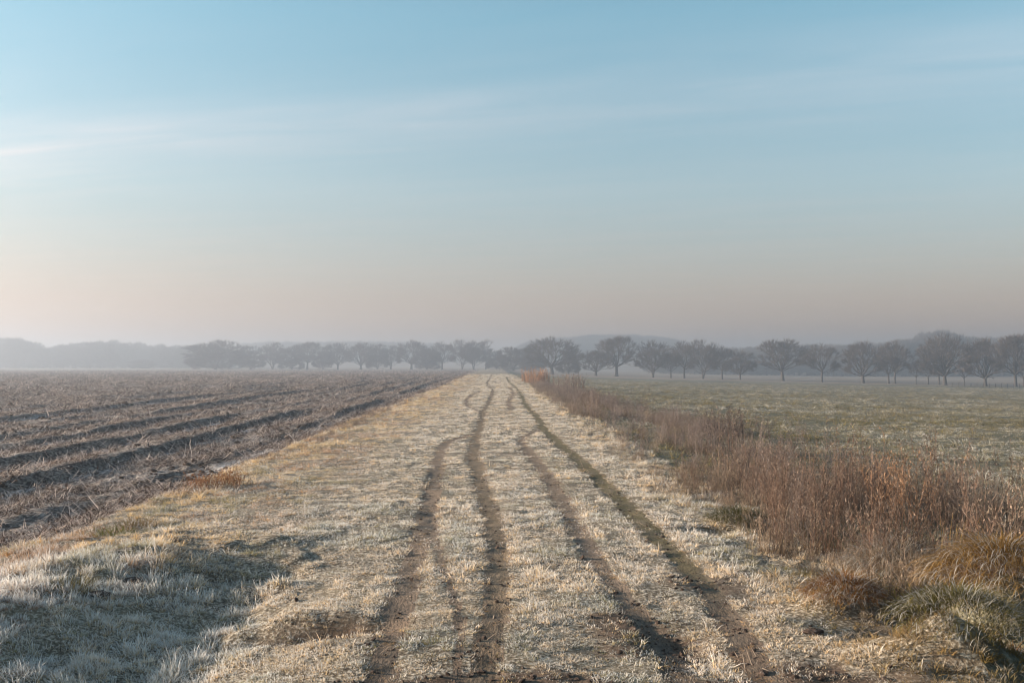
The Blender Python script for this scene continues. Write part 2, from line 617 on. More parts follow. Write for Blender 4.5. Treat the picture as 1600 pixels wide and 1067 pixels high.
brown, olive, greyb = np.array([0.165, 0.118, 0.077]), np.array([0.112, 0.093, 0.043]), np.array([0.19, 0.142, 0.105])
wo = (ruts_g[3] * 0.9 * sstep(6.5, 9.5, YY))[..., None]
wb = (ruts_g[1] * 0.5)[..., None]
tint_g = greyb * (1 - np.maximum(wo, wb)) + olive * wo * (wo > wb) + (0.5 * brown + 0.5 * olive) * wb * (wo <= wb)
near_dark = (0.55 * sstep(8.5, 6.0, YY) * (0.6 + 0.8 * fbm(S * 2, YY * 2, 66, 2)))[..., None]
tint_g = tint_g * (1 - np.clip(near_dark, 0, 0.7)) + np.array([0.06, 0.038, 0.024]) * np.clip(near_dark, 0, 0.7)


def region(name, code, mat, attrs, label):
    f = quads[reg == code]
    if not len(f):
        return
    used, inv = np.unique(f, return_inverse=True)
    me = tri_mesh(name, V[used], inv.reshape(-1, 4), M[mat], smooth=True)
    for an, arr in attrs.items():
        flat = arr.reshape(-1, *arr.shape[2:])[used]
        if flat.ndim == 1:
            me.attributes.new(an, 'FLOAT', 'POINT').data.foreach_set('value', flat.astype(np.float32))
        else:
            c4 = np.ones((len(used), 4), np.float32)
            c4[:, :3] = flat
            me.attributes.new(an, 'FLOAT_COLOR', 'POINT').data.foreach_set('color', c4.ravel())
    o = link(name, me)
    tag(o, label, None, None, 'structure')
    return o


region('ploughed_field', 0, 'ploughed_soil', {'frost': frost_attr}, 'dark ploughed field with frosted ridges and straw left of the track')
region('grass_track', 1, 'frosted_turf', {'soil': soil_attr}, 'wide frosted grass farm track running to the far trees')
region('pasture', 2, 'frosted_pasture', {}, 'frosted green brown pasture right of the dry weeds')
region('far_field', 3, 'pale_stubble', {}, 'pale straw coloured field beyond the tree line')
RUT_LABEL = {
    10: 'brown earth wheel rut furthest left on the grass track',
    11: 'brown wheel rut along the middle of the track, second from the left',
    12: 'greyish earth wheel rut right of the middle grass strip',
    13: 'long olive brown wheel rut nearest the dry weeds',
    14: 'faint far wheel mark branching left off the middle rut',
    15: 'faint far wheel mark just left of the olive rut',
    16: 'thin narrow wheel mark wandering between the two left ruts'}
for code, lab in RUT_LABEL.items():
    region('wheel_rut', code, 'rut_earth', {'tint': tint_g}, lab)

# ------------------------------------------------------------------ plant materials
def make_blade_mats():
    # instanced turf: colour and frost come with each tuft
    m, n, l = new_mat('frosted_blade')
    t = attr_node(n, 'tint', 'INSTANCER')
    f = attr_node(n, 'frost', 'INSTANCER')
    c0 = attr_node(n, 'col')
    sep = n.new('ShaderNodeSeparateColor')
    l.new(c0.outputs['Color'], sep.inputs[0])
    body = mix_node(n, l, sep.outputs[1], t.outputs['Color'], mix_node(n, l, 1.0, t.outputs['Color'], (1.7, 1.35, 0.9), 'MULTIPLY'))
    k = math_node(n, l, 'MULTIPLY', f.outputs['Fac'], range_node(n, l, sep.outputs[0], 0.1, 0.75))
    col = mix_node(n, l, k, body, (0.79, 0.775, 0.75))
    leafy(n, l, col, 0.35)
    # single plants and weed clumps: colour painted on the blades, a small tint per clump
    m, n, l = new_mat('dry_stalk')
    c0 = attr_node(n, 'col')
    leafy(n, l, c0.outputs['Color'], 0.35)
    m, n, l = new_mat('dry_stalk_tinted')
    c0 = attr_node(n, 'col')
    t = attr_node(n, 'tint', 'INSTANCER')
    leafy(n, l, mix_node(n, l, 1.0, c0.outputs['Color'], t.outputs['Color'], 'MULTIPLY'), 0.35)


def leafy(n, l, col, trans):
    d = n.new('ShaderNodeBsdfDiffuse')
    tr = n.new('ShaderNodeBsdfTranslucent')
    mx = n.new('ShaderNodeMixShader')
    o = n.new('ShaderNodeOutputMaterial')
    l.new(col, d.inputs['Color'])
    l.new(col, tr.inputs['Color'])
    mx.inputs[0].default_value = trans
    l.new(d.outputs[0], mx.inputs[1])
    l.new(tr.outputs[0], mx.inputs[2])
    l.new(mx.outputs[0], o.inputs['Surface'])


make_blade_mats()


def blades(base, az, length, width, lean, curl, c0, c1, K=3, twist=None):
    """Tapered curved ribbons; returns vertices, triangles, colours."""
    N = len(base)
    az, length, width, lean, curl = [np.broadcast_to(np.asarray(a, float), (N,)) for a in (az, length, width, lean, curl)]
    c0 = np.broadcast_to(np.asarray(c0, float), (N, 3))
    c1 = np.broadcast_to(np.asarray(c1, float), (N, 3))
    tw = az + np.pi / 2 if twist is None else twist
    side = np.stack([np.cos(tw), np.sin(tw), np.zeros(N)], 1)
    h = np.zeros(N)
    z = np.zeros(N)
    P, C = [], []
    for i in range(K + 1):
        t = i / K
        ctr = base + np.stack([np.cos(az) * h, np.sin(az) * h, z], 1)
        c = c0 + (c1 - c0) * t
        if i < K:
            w = width * (1 - 0.75 * t ** 1.5)
            P += [ctr - side * w[:, None] / 2, ctr + side * w[:, None] / 2]
            C += [c, c]
        else:
            P.append(ctr)
            C.append(c)
        a = lean + curl * (t + 0.5 / K)
        h = h + np.sin(a) * length / K
        z = z + np.cos(a) * length / K
    m = 2 * K + 1
    V_ = np.stack(P, 1).reshape(-1, 3)
    C_ = np.stack(C, 1).reshape(-1, 3)
    tri = []
    for i in range(K - 1):
        a, b, c, d = 2 * i, 2 * i + 1, 2 * i + 2, 2 * i + 3
        tri += [(a, b, d), (a, d, c)]
    tri.append((2 * K - 2, 2 * K - 1, 2 * K))
    tri = np.array(tri)
    F_ = (tri[None] + (np.arange(N) * m)[:, None, None]).reshape(-1, 3)
    return V_, F_, C_


def merge(parts):
    vs, fs, cs, off = [], [], [], 0
    for v, f, c in parts:
        vs.append(v)
        fs.append(f + off)
        cs.append(c)
        off += len(v)
    return np.concatenate(vs), np.concatenate(fs), np.concatenate(cs)


def U(a, b, n):
    return rng.uniform(a, b, n)


def proto_collection(name, meshes):
    c = bpy.data.collections.new(name)
    for i, me in enumerate(meshes):
        o = bpy.data.objects.new('%s_%02d' % (name, i), me)
        c.objects.link(o)
    return c


def scatter(name, coll, P, rot, scl, idx_, label, tint=None, frost=None):
    """One object whose points carry instances of the plants in a collection."""
    me = bpy.data.meshes.new(name)
    N = len(P)
    me.vertices.add(N)
    me.vertices.foreach_set('co', np.ascontiguousarray(P, np.float32).ravel())
    me.attributes.new('rot', 'FLOAT_VECTOR', 'POINT').data.foreach_set('vector', np.ascontiguousarray(rot, np.float32).ravel())
    me.attributes.new('scl', 'FLOAT_VECTOR', 'POINT').data.foreach_set('vector', np.ascontiguousarray(scl, np.float32).ravel())
    me.attributes.new('pick', 'INT', 'POINT').data.foreach_set('value', np.ascontiguousarray(idx_, np.int32))
    if tint is not None:
        c4 = np.ones((N, 4), np.float32)
        c4[:, :3] = tint
        me.attributes.new('tint', 'FLOAT_COLOR', 'POINT').data.foreach_set('color', c4.ravel())
    if frost is not None:
        me.attributes.new('frost', 'FLOAT', 'POINT').data.foreach_set('value', np.ascontiguousarray(frost, np.float32))
    me.update()
    o = link(name, me)
    tag(o, label, None, None, 'stuff')
    ng = bpy.data.node_groups.new(name + '_scatter', 'GeometryNodeTree')
    ng.interface.new_socket('Geometry', in_out='INPUT', socket_type='NodeSocketGeometry')
    ng.interface.new_socket('Geometry', in_out='OUTPUT', socket_type='NodeSocketGeometry')
    nn, ll = ng.nodes, ng.links
    gi, go = nn.new('NodeGroupInput'), nn.new('NodeGroupOutput')
    ip = nn.new('GeometryNodeInstanceOnPoints')
    ci = nn.new('GeometryNodeCollectionInfo')
    ci.inputs['Collection'].default_value = coll
    ci.inputs['Separate Children'].default_value = True
    ci.inputs['Reset Children'].default_value = True

    def na(nm, ty):
        a = nn.new('GeometryNodeInputNamedAttribute')
        a.data_type = ty
        a.inputs['Name'].default_value = nm
        return a.outputs['Attribute']
    er = nn.new('FunctionNodeEulerToRotation')
    ll.new(na('rot', 'FLOAT_VECTOR'), er.inputs[0])
    ll.new(gi.outputs[0], ip.inputs['Points'])
    ll.new(ci.outputs[0], ip.inputs['Instance'])
    ip.inputs['Pick Instance'].default_value = True
    ll.new(na('pick', 'INT'), ip.inputs['Instance Index'])
    ll.new(er.outputs[0], ip.inputs['Rotation'])
    ll.new(na('scl', 'FLOAT_VECTOR'), ip.inputs['Scale'])
    ll.new(ip.outputs[0], go.inputs[0])
    md = o.modifiers.new('scatter', 'NODES')
    md.node_group = ng
    return o


def sample(s0, s1, y0, y1, dens, margin=0.72):
    """Random ground points with a density in points per square metre that depends on distance."""
    out = []
    edges = np.geomspace(y0, y1, 24)
    for a, b in zip(edges[:-1], edges[1:]):
        ym = 0.5 * (a + b)
        lo = max(s0, -margin * b + SKEW * b - 1.0)
        hi = min(s1, margin * b + SKEW * b + 1.0)
        if hi <= lo:
            continue
        n = rng.poisson(dens(ym) * (b - a) * (hi - lo))
        out.append(np.stack([U(lo, hi, n), U(a, b, n)], 1))
    p = np.concatenate(out)
    return p[:, 0], p[:, 1]


def rotz(n, tilt=0.0):
    return np.stack([rng.normal(0, tilt + 1e-6, n), rng.normal(0, tilt + 1e-6, n), U(0, 2 * np.pi, n)], 1)


# ------------------------------------------------------------------ turf tufts
def tuft_mesh(i, nb, rad, l0, l1, wid, lean, curl):
    a = U(0, 2 * np.pi, nb)
    r = rad * np.sqrt(U(0, 1, nb))
    base = np.stack([r * np.cos(a), r * np.sin(a), np.full(nb, -0.008)], 1)
    az = a + rng.normal(0, 0.9, nb)
    g = U(0, 1, nb)[:, None]
    c0 = np.concatenate([np.full((nb, 1), 0.0), g, g], 1)
    c1 = np.concatenate([np.full((nb, 1), 1.0), g, g], 1)
    return blades(base, az, U(l0, l1, nb), U(wid * 0.7, wid * 1.3, nb), U(0.05, lean, nb), U(0.2, curl, nb), c0, c1, 3, U(0, np.pi, nb))




def vcm(name, parts, mat):
    v, f, c = parts
    return tri_mesh(name, v, f, M[mat], c)


turf_coll = proto_collection('turf_tuft',
    [vcm('turf', tuft_mesh(i, 34, 0.055, 0.012, 0.034, 0.0045, 1.1, 1.3), 'frosted_blade') for i in range(6)]
    + [vcm('turf_long', tuft_mesh(i, 22, 0.05, 0.04, 0.11, 0.0060, 0.9, 1.7), 'frosted_blade') for i in range(5)])


def turf_points():
    s, Y = sample(-5.0, 3.6, 4.6, 190, lambda y: 700 * min(1, (7.0 / y)) ** 1.5 + 1.5)
    fe, we = field_edge(Y), weed_edge(Y)
    keep = (s > fe - 0.08) & (s < we + 0.9)
    rt = rut_fields(s, Y)
    kst = np.array([k for _, _, _, k in RUTS])[:, None]
    inr = (rt * kst).max(0)
    so = sstep(0.45, 0.6, 0.67 * fbm(s * 1.1, Y * 1.6, 55, 3) + 0.16 * sstep(-0.9, 1.4, s) * (s < 2) * (Y < 9)
               + 0.3 * sstep(5.75, 5.45, Y) * (np.abs(s - 0.5) < 1.6)) * sstep(11, 6.2, Y)
    pit = np.exp(-(((s + 1.12) / 0.42) ** 2 + ((Y - 6.85) / 0.22) ** 2)) + np.exp(-(((s - 1.14) / 0.17) ** 2 + ((Y - 6.45) / 0.4) ** 2))
    p_keep = (1 - 0.92 * inr) * (1 - 0.75 * so) * (1 - np.clip(1.2 * pit, 0, 0.93))
    p_keep *= 1 - 0.5 * sstep(1.9, 2.4, s) * sstep(8.5, 7.5, Y) * sstep(6.3, 6.6, Y)
    p_keep *= 0.10 + 0.90 * sstep(0.40, 0.54, fbm(s * 9.0, Y * 7.0, 58, 3, 0.6))
    keep &= rng.uniform(0, 1, len(s)) < p_keep
    s, Y, inr, fe, we = s[keep], Y[keep], inr[keep], fe[keep], we[keep]
    n = len(s)
    z = ground_z(s, Y)
    grow = np.clip(Y / 8, 0.75, 9) ** 0.42
    long_p = 0.035 + 0.75 * sstep(-1.7, -2.4, s) * sstep(9.5, 7.5, Y + 0.5 * (s + 2)) + 0.35 * sstep(-2.8, -4.2, s) + 0.4 * sstep(-0.7, 0.3, s - we)
    is_long = rng.uniform(0, 1, n) < long_p
    pick = np.where(is_long, rng.integers(6, 11, n), rng.integers(0, 6, n))
    sc = grow * U(0.7, 1.3, n) * (0.70 + 0.45 * sstep(0.3, 0.7, fbm(s * 2.1, Y * 1.7, 59, 3))) * np.where(is_long, 0.85, 1.0)
    hs = sc * U(0.75, 1.25, n) / grow ** 0.35 * (1 - 0.6 * inr) * (1 + 0.35 * sstep(-1.4, -2.0, s) * sstep(10.5, 8.5, Y))
    # colour: straw, olive, pale
    a = fbm(s * 0.9, Y * 0.45, 91, 3)
    b = fbm(s * 2.7, Y * 1.6, 92, 3)
    straw, green, red = np.array([0.42, 0.345, 0.23]), np.array([0.165, 0.16, 0.075]), np.array([0.23, 0.14, 0.08])
    wg = sstep(0.48, 0.70, b)[:, None] * (0.35 + 0.65 * sstep(30, 8, Y))[:, None]
    wr = sstep(0.50, 0.66, fbm(s * 1.7, Y * 1.0, 93, 3))[:, None] * sstep(-1.2, -3.2, s)[:, None] * 0.85
    tint = straw * (1 - wg) + green * wg
    tint = tint * (1 - wr) + red * wr
    tint = tint * (1 - inr[:, None]) + np.array([0.20, 0.145, 0.09]) * inr[:, None]
    tint = tint * U(0.5, 1.2, n)[:, None]
    left_warm = sstep(-1.6, -3.0, s) * sstep(8.0, 9.6, Y)
    tint = tint * (1 + left_warm[:, None] * np.array([0.06, 0.02, -0.12]))
    cold = sstep(-1.4, -2.0, s) * sstep(9.2, 7.4, Y)
    frost = np.clip(0.82 + 0.45 * cold + 0.6 * (a - 0.45) - 0.36 * left_warm - 0.05 * sstep(15, 60, Y) - 0.5 * inr + rng.normal(0, 0.3, n) - 0.25 * sstep(1.9, 2.6, s) - 0.45 * sstep(1.9, 2.5, s) * sstep(9.5, 7.5, Y) - 0.26 * sstep(10.5, 6.0, Y) * sstep(-1.8, -1.2, s), 0, 1)
    dk = (sstep(1.9, 2.6, s) * sstep(9.5, 7.5, Y) * 0.8)[:, None]
    tint = tint * (1 - dk) + np.array([0.10, 0.08, 0.036]) * dk
    P = np.stack([world_x(s, Y), Y, z], 1)
    scatter('frosted_grass', turf_coll, P, rotz(n, 0.12), np.stack([sc, sc, hs], 1), pick,
            'short frosted grass covering the track between and beside the wheel ruts', tint, frost)
    return n


n_turf = turf_points()


def pasture_points():
    s, Y = sample(3.2, 130, 5.0, 200, lambda y: 130 * min(1, 9 / y) ** 1.5 + 0.25)
    keep = (s > weed_edge(Y) + 0.5) & (Y < 225 - 0.16 * (s - 100))
    keep &= rng.uniform(0, 1, len(s)) < 0.25 + 0.75 * sstep(0.38, 0.52, fbm(s * 1.3, Y * 1.0, 94, 3))
    s, Y = s[keep], Y[keep]
    n = len(s)
    z = ground_z(s, Y)
    grow = np.clip(Y / 8, 0.9, 12) ** 0.5
    pick = np.where(rng.uniform(0, 1, n) < 0.15, rng.integers(6, 11, n), rng.integers(0, 6, n))
    sc = 1.25 * grow * U(0.7, 1.4, n)
    hs = sc / grow ** 0.45
    b = fbm(s * 0.5, Y * 0.5, 95, 3)[:, None]
    tint = np.array([0.135, 0.135, 0.065]) * (1 - b) + np.array([0.185, 0.165, 0.10]) * b
    tint = tint * U(0.4, 1.0, n)[:, None]
    frost = np.clip(0.19 + 0.9 * (fbm(s * 0.22, Y * 0.3, 98, 3) - 0.5) + rng.normal(0, 0.22, n), 0, 0.9)
    P = np.stack([world_x(s, Y), Y, z], 1)
    scatter('pasture_grass', turf_coll, P, rotz(n, 0.12), np.stack([sc, sc, hs], 1), pick,
            'frosted tufts of grass over the pasture', tint, frost)
    return n


n_past = pasture_points()

# ------------------------------------------------------------------ straw and clods on the ploughed field
def straw_mesh():
    nb = 16
    base = np.stack([rng.normal(0, 0.10, nb), rng.normal(0, 0.10, nb), U(0.0, 0.02, nb)], 1)
    pale = U(0, 1, nb)[:, None]
    pale = (pale > 0.55) * (0.6 + 0.4 * pale)
    c = np.array([0.09, 0.062, 0.048]) * (1 - pale) + np.array([0.80, 0.75, 0.70]) * pale
    return blades(base, U(0, 2 * np.pi, nb), U(0.04, 0.19, nb), U(0.004, 0.009, nb), U(1.1, 1.52, nb), U(-0.3, 0.35, nb), c * 0.8, c, 3)


def stub_mesh():
    nb = 14
    base = np.stack([rng.normal(0, 0.06, nb), rng.normal(0, 0.06, nb), np.full(nb, -0.01)], 1)
    pale = U(0, 1, nb)[:, None]
    pale = (pale > 0.58) * (0.6 + 0.4 * pale)
    c = np.array([0.08, 0.052, 0.04]) * (1 - pale) + np.array([0.76, 0.71, 0.66]) * pale
    return blades(base, U(0, 2 * np.pi, nb), U(0.03, 0.10, nb), U(0.004, 0.008, nb), U(0.3, 1.3, nb), U(0, 1.2, nb), c * 0.5, c, 3)


straw_coll = proto_collection('straw_wisp', [vcm('straw', straw_mesh(), 'dry_stalk_tinted') for _ in range(5)]
                              + [vcm('stub', stub_mesh(), 'dry_stalk_tinted') for _ in range(4)])


def straw_points():
    s, Y = sample(-150, -4.5, 6.0, 330, lambda y: 190 * min(1, 11 / y) ** 1.5 + 0.15)
    ph = furrow_phase(s, Y)
    fr = ph - np.floor(ph)
    keep = (s < field_edge(Y) - 0.05)
    keep &= rng.uniform(0, 1, len(s)) < 0.2 + 0.8 * sstep(0.38, 0.56, fbm(s * 1.2, Y * 0.6, 96, 3))
    keep &= ~((fr > 0.70) & (fr < 0.92) & (rng.uniform(0, 1, len(s)) < 0.9))  # straw kept off the steep faces so the furrow shade looks darker
    s, Y = s[keep], Y[keep]
    n = len(s)
    z = ground_z(s, Y)
    grow = np.clip(Y / 12, 0.9, 12) ** 0.5
    sc = grow * U(0.7, 1.4, n)
    tint = np.array([1.0, 0.89, 0.83]) * U(0.4, 1.25, n)[:, None]
    P = np.stack([world_x(s, Y), Y, z], 1)
    scatter('straw_litter', straw_coll, P, rotz(n, 0.15), np.stack([sc, sc, sc / grow ** 0.5], 1), rng.integers(0, 9, n),
            'frosted straw and stubble strewn over the ploughed field', tint)
    return n


n_straw = straw_points()


def clod_mesh(seed, mat):
    import bmesh
    bm = bmesh.new()
    bmesh.ops.create_icosphere(bm, subdivisions=2, radius=1.0)
    r = np.random.default_rng(seed)
    for v in bm.verts:
        p = np.array(v.co)
        k = 0.72 + 0.5 * vnoise(p[0] * 1.7 + seed, p[1] * 1.7 + p[2] * 2.3, seed) + r.normal(0, 0.05)
        v.co = Vector((p[0] * k, p[1] * k, p[2] * k * 0.6))
    me = bpy.data.meshes.new('clod')
    bm.to_mesh(me)
    bm.free()
    me.materials.append(M[mat])
    return me


def make_clod_mat():
    m, n, l = new_mat('clod_earth')
    p = pos_vec(n, l)
    f = noise_node(n, l, p, 30, 4, 0.7)
    c = ramp_node(n, l, f, [(0.35, (0.03, 0.019, 0.014)), (0.58, (0.07, 0.048, 0.036)), (0.72, (0.30, 0.265, 0.235))])
    finish(n, l, c, 0.95, f, 0.03)


make_clod_mat()
clod_coll = proto_collection('earth_clod_kind', [clod_mesh(i, 'clod_earth') for i in range(5)])


def clod_points():
    s, Y = sample(-90, -4.4, 7.0, 220, lambda y: 26 * min(1, 12 / y) ** 1.4 + 0.02)
    keep = (s < field_edge(Y) - 0.1) & (rng.uniform(0, 1, len(s)) < 0.12 + 0.9 * sstep(0.48, 0.62, fbm(s * 0.7, Y * 0.35, 97, 3)))
    s, Y = s[keep], Y[keep]
    n = len(s)
    z = ground_z(s, Y)
    sc = 0.03 * np.clip(Y / 12, 0.9, 8) ** 0.35 * np.minimum(rng.lognormal(0, 0.5, n), 2.2)
    P = np.stack([world_x(s, Y), Y, z + 0.1 * sc], 1)
    scatter('soil_clods', clod_coll, P, rotz(n, 0.4), np.stack([sc * U(0.8, 1.5, n), sc, sc * U(0.6, 1, n)], 1), rng.integers(0, 5, n),
            'frosted clods of dark earth lying on the ploughed field')


clod_points()

def crumb_points():
    s, Y = sample(-2.2, 2.3, 5.0, 16, lambda y: 520 * min(1, 6.5 / y) ** 1.6)
    so = sstep(0.45, 0.6, 0.67 * fbm(s * 1.1, Y * 1.6, 55, 3) + 0.16 * sstep(-0.9, 1.4, s) * (s < 2) * (Y < 9)
               + 0.3 * sstep(5.75, 5.45, Y) * (np.abs(s - 0.5) < 1.6)) * sstep(11, 6.2, Y)
    pit = np.exp(-(((s + 1.12) / 0.42) ** 2 + ((Y - 6.85) / 0.22) ** 2)) + np.exp(-(((s - 1.14) / 0.17) ** 2 + ((Y - 6.45) / 0.4) ** 2))
    keep = rng.uniform(0, 1, len(s)) < np.clip(np.maximum(so + pit, 0.45 * rut_fields(s, Y).max(0)), 0.012, 1)
    s, Y = s[keep], Y[keep]
    n = len(s)
    sc = 0.006 * rng.lognormal(0, 0.55, n)
    P = np.stack([world_x(s, Y), Y, ground_z(s, Y) + 0.2 * sc], 1)
    scatter('soil_crumbs', clod_coll, P, rotz(n, 0.5), np.stack([sc * U(0.8, 1.6, n), sc, sc * U(0.7, 1.1, n)], 1), rng.integers(0, 5, n),
            'crumbs of dark earth in the wheel ruts and bare patches')
    s, Y = sample(-4.5, 2.8, 5.0, 40, lambda y: 7 * min(1, 8 / y))
    n = len(s)
    sc = U(0.35, 0.8, n) * np.clip(Y / 8, 1, 4) ** 0.3
    P = np.stack([world_x(s, Y), Y, ground_z(s, Y) + 0.012], 1)
    scatter('straw_bits', straw_coll, P, rotz(n, 0.2), np.stack([sc, sc, sc], 1), rng.integers(0, 5, n),
            'loose bits of dead brown grass lying on the track', np.array([0.75, 0.62, 0.5]) * U(0.5, 1.1, n)[:, None])


crumb_points()

# ------------------------------------------------------------------ dry weeds right of the track
RUSSET = np.array([0.135, 0.073, 0.048])
MAUVE = np.array([0.175, 0.135, 0.118])
STRAW = np.array([0.29, 0.225, 0.175])


def weed_clump(n_st=16, rad=0.16, h0=0.5, h1=1.1, lean=0.35, lean_az=None, col=RUSSET, tipc=STRAW, wid=0.006, branches=9, basal=30, head=1.0):
    a = U(0, 2 * np.pi, n_st)
    r = rad * np.sqrt(U(0, 1, n_st))
    base = np.stack([r * np.cos(a), r * np.sin(a), np.full(n_st, -0.03)], 1)
    az = U(0, 2 * np.pi, n_st) if lean_az is None else lean_az + rng.normal(0, 0.5, n_st)
    L = U(h0, h1, n_st)
    ln = np.abs(rng.normal(0, lean, n_st)) if lean_az is None else np.abs(rng.normal(lean, 0.15, n_st))
    cu = rng.normal(0.05, 0.25, n_st)
    cvar = U(0.6, 1.25, n_st)[:, None]
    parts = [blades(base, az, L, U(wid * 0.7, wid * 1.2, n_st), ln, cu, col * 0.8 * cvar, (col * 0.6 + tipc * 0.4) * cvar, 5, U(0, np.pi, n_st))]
    # side twigs and seed heads along the upper half of each stalk
    bb, ba, bl, bc = [], [], [], []
    for i in range(n_st):
        for t in rng.uniform(0.4, 1.0, branches):
            m = 24
            ts = np.linspace(0, t, m)
            an = ln[i] + cu[i] * ts
            h = np.trapz(np.sin(an), ts) * L[i]
            z = np.trapz(np.cos(an), ts) * L[i] - 0.03
            bb.append((base[i, 0] + math.cos(az[i]) * h, base[i, 1] + math.sin(az[i]) * h, z))
            ba.append(rng.uniform(0, 2 * np.pi))
            bl.append(rng.uniform(0.04, 0.14) * (1.3 - 0.6 * t))
            bc.append(cvar[i, 0])
    bb, ba, bl, bc = np.array(bb), np.array(ba), np.array(bl), np.array(bc)[:, None]
    k = len(bb)
    lean_b = U(0.35, 1.0, k)
    parts.append(blades(bb, ba, bl, U(0.003, 0.006, k), lean_b, U(-0.5, 0.3, k), col * bc, (col * 0.5 + tipc * 0.5) * bc, 2, U(0, np.pi, k)))
    end = bb + np.stack([np.cos(ba) * np.sin(lean_b) * bl, np.sin(ba) * np.sin(lean_b) * bl, np.cos(lean_b) * bl], 1) * 0.8
    hc = (col * 0.45 + tipc * 0.55) * bc * U(0.6, 1.2, k)[:, None]
    for _ in range(2):
        parts.append(blades(end, U(0, 6.28, k), head * U(0.012, 0.04, k), head * U(0.006, 0.013, k), U(0.1, 1.3, k), U(-0.3, 0.8, k), hc, hc * 1.15, 2, U(0, np.pi, k)))
    if basal:
        a = U(0, 2 * np.pi, basal)
        r = rad * 1.3 * np.sqrt(U(0, 1, basal))
        base = np.stack([r * np.cos(a), r * np.sin(a), np.full(basal, -0.02)], 1)
        g = U(0, 1, basal)[:, None]
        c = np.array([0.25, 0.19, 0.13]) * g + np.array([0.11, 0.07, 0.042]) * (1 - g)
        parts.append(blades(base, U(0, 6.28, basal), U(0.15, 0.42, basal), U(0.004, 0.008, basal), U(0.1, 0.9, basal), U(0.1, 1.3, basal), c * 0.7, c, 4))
    return merge(parts)


weed_coll = proto_collection('weed_kind',
    [vcm('weeds', weed_clump(), 'dry_stalk_tinted') for _ in range(4)]
    + [vcm('weeds', weed_clump(12, 0.2, 0.35, 0.8, 0.3, col=MAUVE, branches=12), 'dry_stalk_tinted') for _ in range(3)]
    + [vcm('weeds', weed_clump(20, 0.25, 0.3, 0.65, 0.45, col=np.array([0.24, 0.175, 0.12]), branches=6, basal=60), 'dry_stalk_tinted') for _ in range(3)])


def weed_points():
    s, Y = sample(2.0, 9.5, 7.2, 150, lambda y: 19 * min(1, 12 / y) ** 0.75)
    we = weed_edge(Y)
    width = 3.3 + 2.3 * sstep(9, 16, Y) - 3.4 * sstep(40, 115, Y)
    t = (s - we) / width
    prof = sstep(-0.06, 0.14, t) * sstep(1.15, 0.45, t)
    thin = 0.07 * sstep(10.5, 13, Y) * sstep(45, 30, Y)
    den = 0.06 + 0.86 * sstep(0.36 + thin, 0.60 + thin, fbm(s * 0.9, Y * 0.45, 101, 3))
    gap = np.exp(-(((s - 2.75) / 0.5) ** 2 + ((Y - 11.3) / 0.9) ** 2)) + np.exp(-(((s - 4.75) / 0.35) ** 2 + ((Y - 10.2) / 1.6) ** 2))
    keep = rng.uniform(0, 1, len(s)) < prof * den * (1 - np.clip(gap, 0, 0.95))
    s, Y, t = s[keep], Y[keep], t[keep]
    n = len(s)
    z = ground_z(s, Y)
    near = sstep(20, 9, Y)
    low = rng.uniform(0, 1, n) < (0.65 * sstep(0.35, 0.0, t) + 0.15)
    pick = np.where(low, rng.integers(7, 10, n), np.where(rng.uniform(0, 1, n) < 0.12 + 0.68 * near, rng.integers(0, 4, n), rng.integers(4, 7, n)))
    sc = np.minimum(rng.lognormal(-0.08, 0.25, n), 1.25) * (0.52 + 0.60 * sstep(0.3, 0.7, fbm(s * 0.8, Y * 0.4, 102, 3))) * (0.55 + 0.5 * sstep(-0.05, 0.25, t)) * (1 - 0.15 * sstep(14, 30, Y))
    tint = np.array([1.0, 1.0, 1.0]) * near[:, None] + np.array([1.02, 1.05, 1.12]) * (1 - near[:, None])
    tint = tint * U(0.65, 1.2, n)[:, None]
    P = np.stack([world_x(s, Y), Y, z], 1)
    wd = 0.9 + 0.5 * sstep(15, 60, Y)
    scatter('dry_weeds', weed_coll, P, rotz(n, 0.10), np.stack([sc * wd, sc * wd, sc], 1), pick,
            'strip of dry russet and mauve weed stalks between track and pasture', tint)
    # fringe of brown growth along the edge of the ploughed field
    s, Y = sample(-6.5, -3.8, 9.0, 180, lambda y: 11 * min(1, 16 / y) ** 0.7)
    d = s - field_edge(Y) + 0.15 * sstep(40, 120, Y)
    keep = (np.abs(d - 0.05) < 0.42) & (rng.uniform(0, 1, len(s)) < 0.03 + 0.9 * sstep(14, 24, Y) * sstep(0.3, 0.55, fbm(s * 1.2, Y * 0.3, 103, 3)))
    s, Y = s[keep], Y[keep]
    n = len(s)
    sc = U(0.16, 0.34, n)
    tint = np.array([0.9, 0.9, 0.95]) * U(0.6, 1.2, n)[:, None]
    P = np.stack([world_x(s, Y), Y, ground_z(s, Y)], 1)
    scatter('edge_weeds', weed_coll, P, rotz(n, 0.1), np.stack([sc * 1.7, sc * 1.7, sc], 1), rng.integers(4, 10, n),
            'low brown weeds along the edge of the ploughed field', tint)


weed_points()

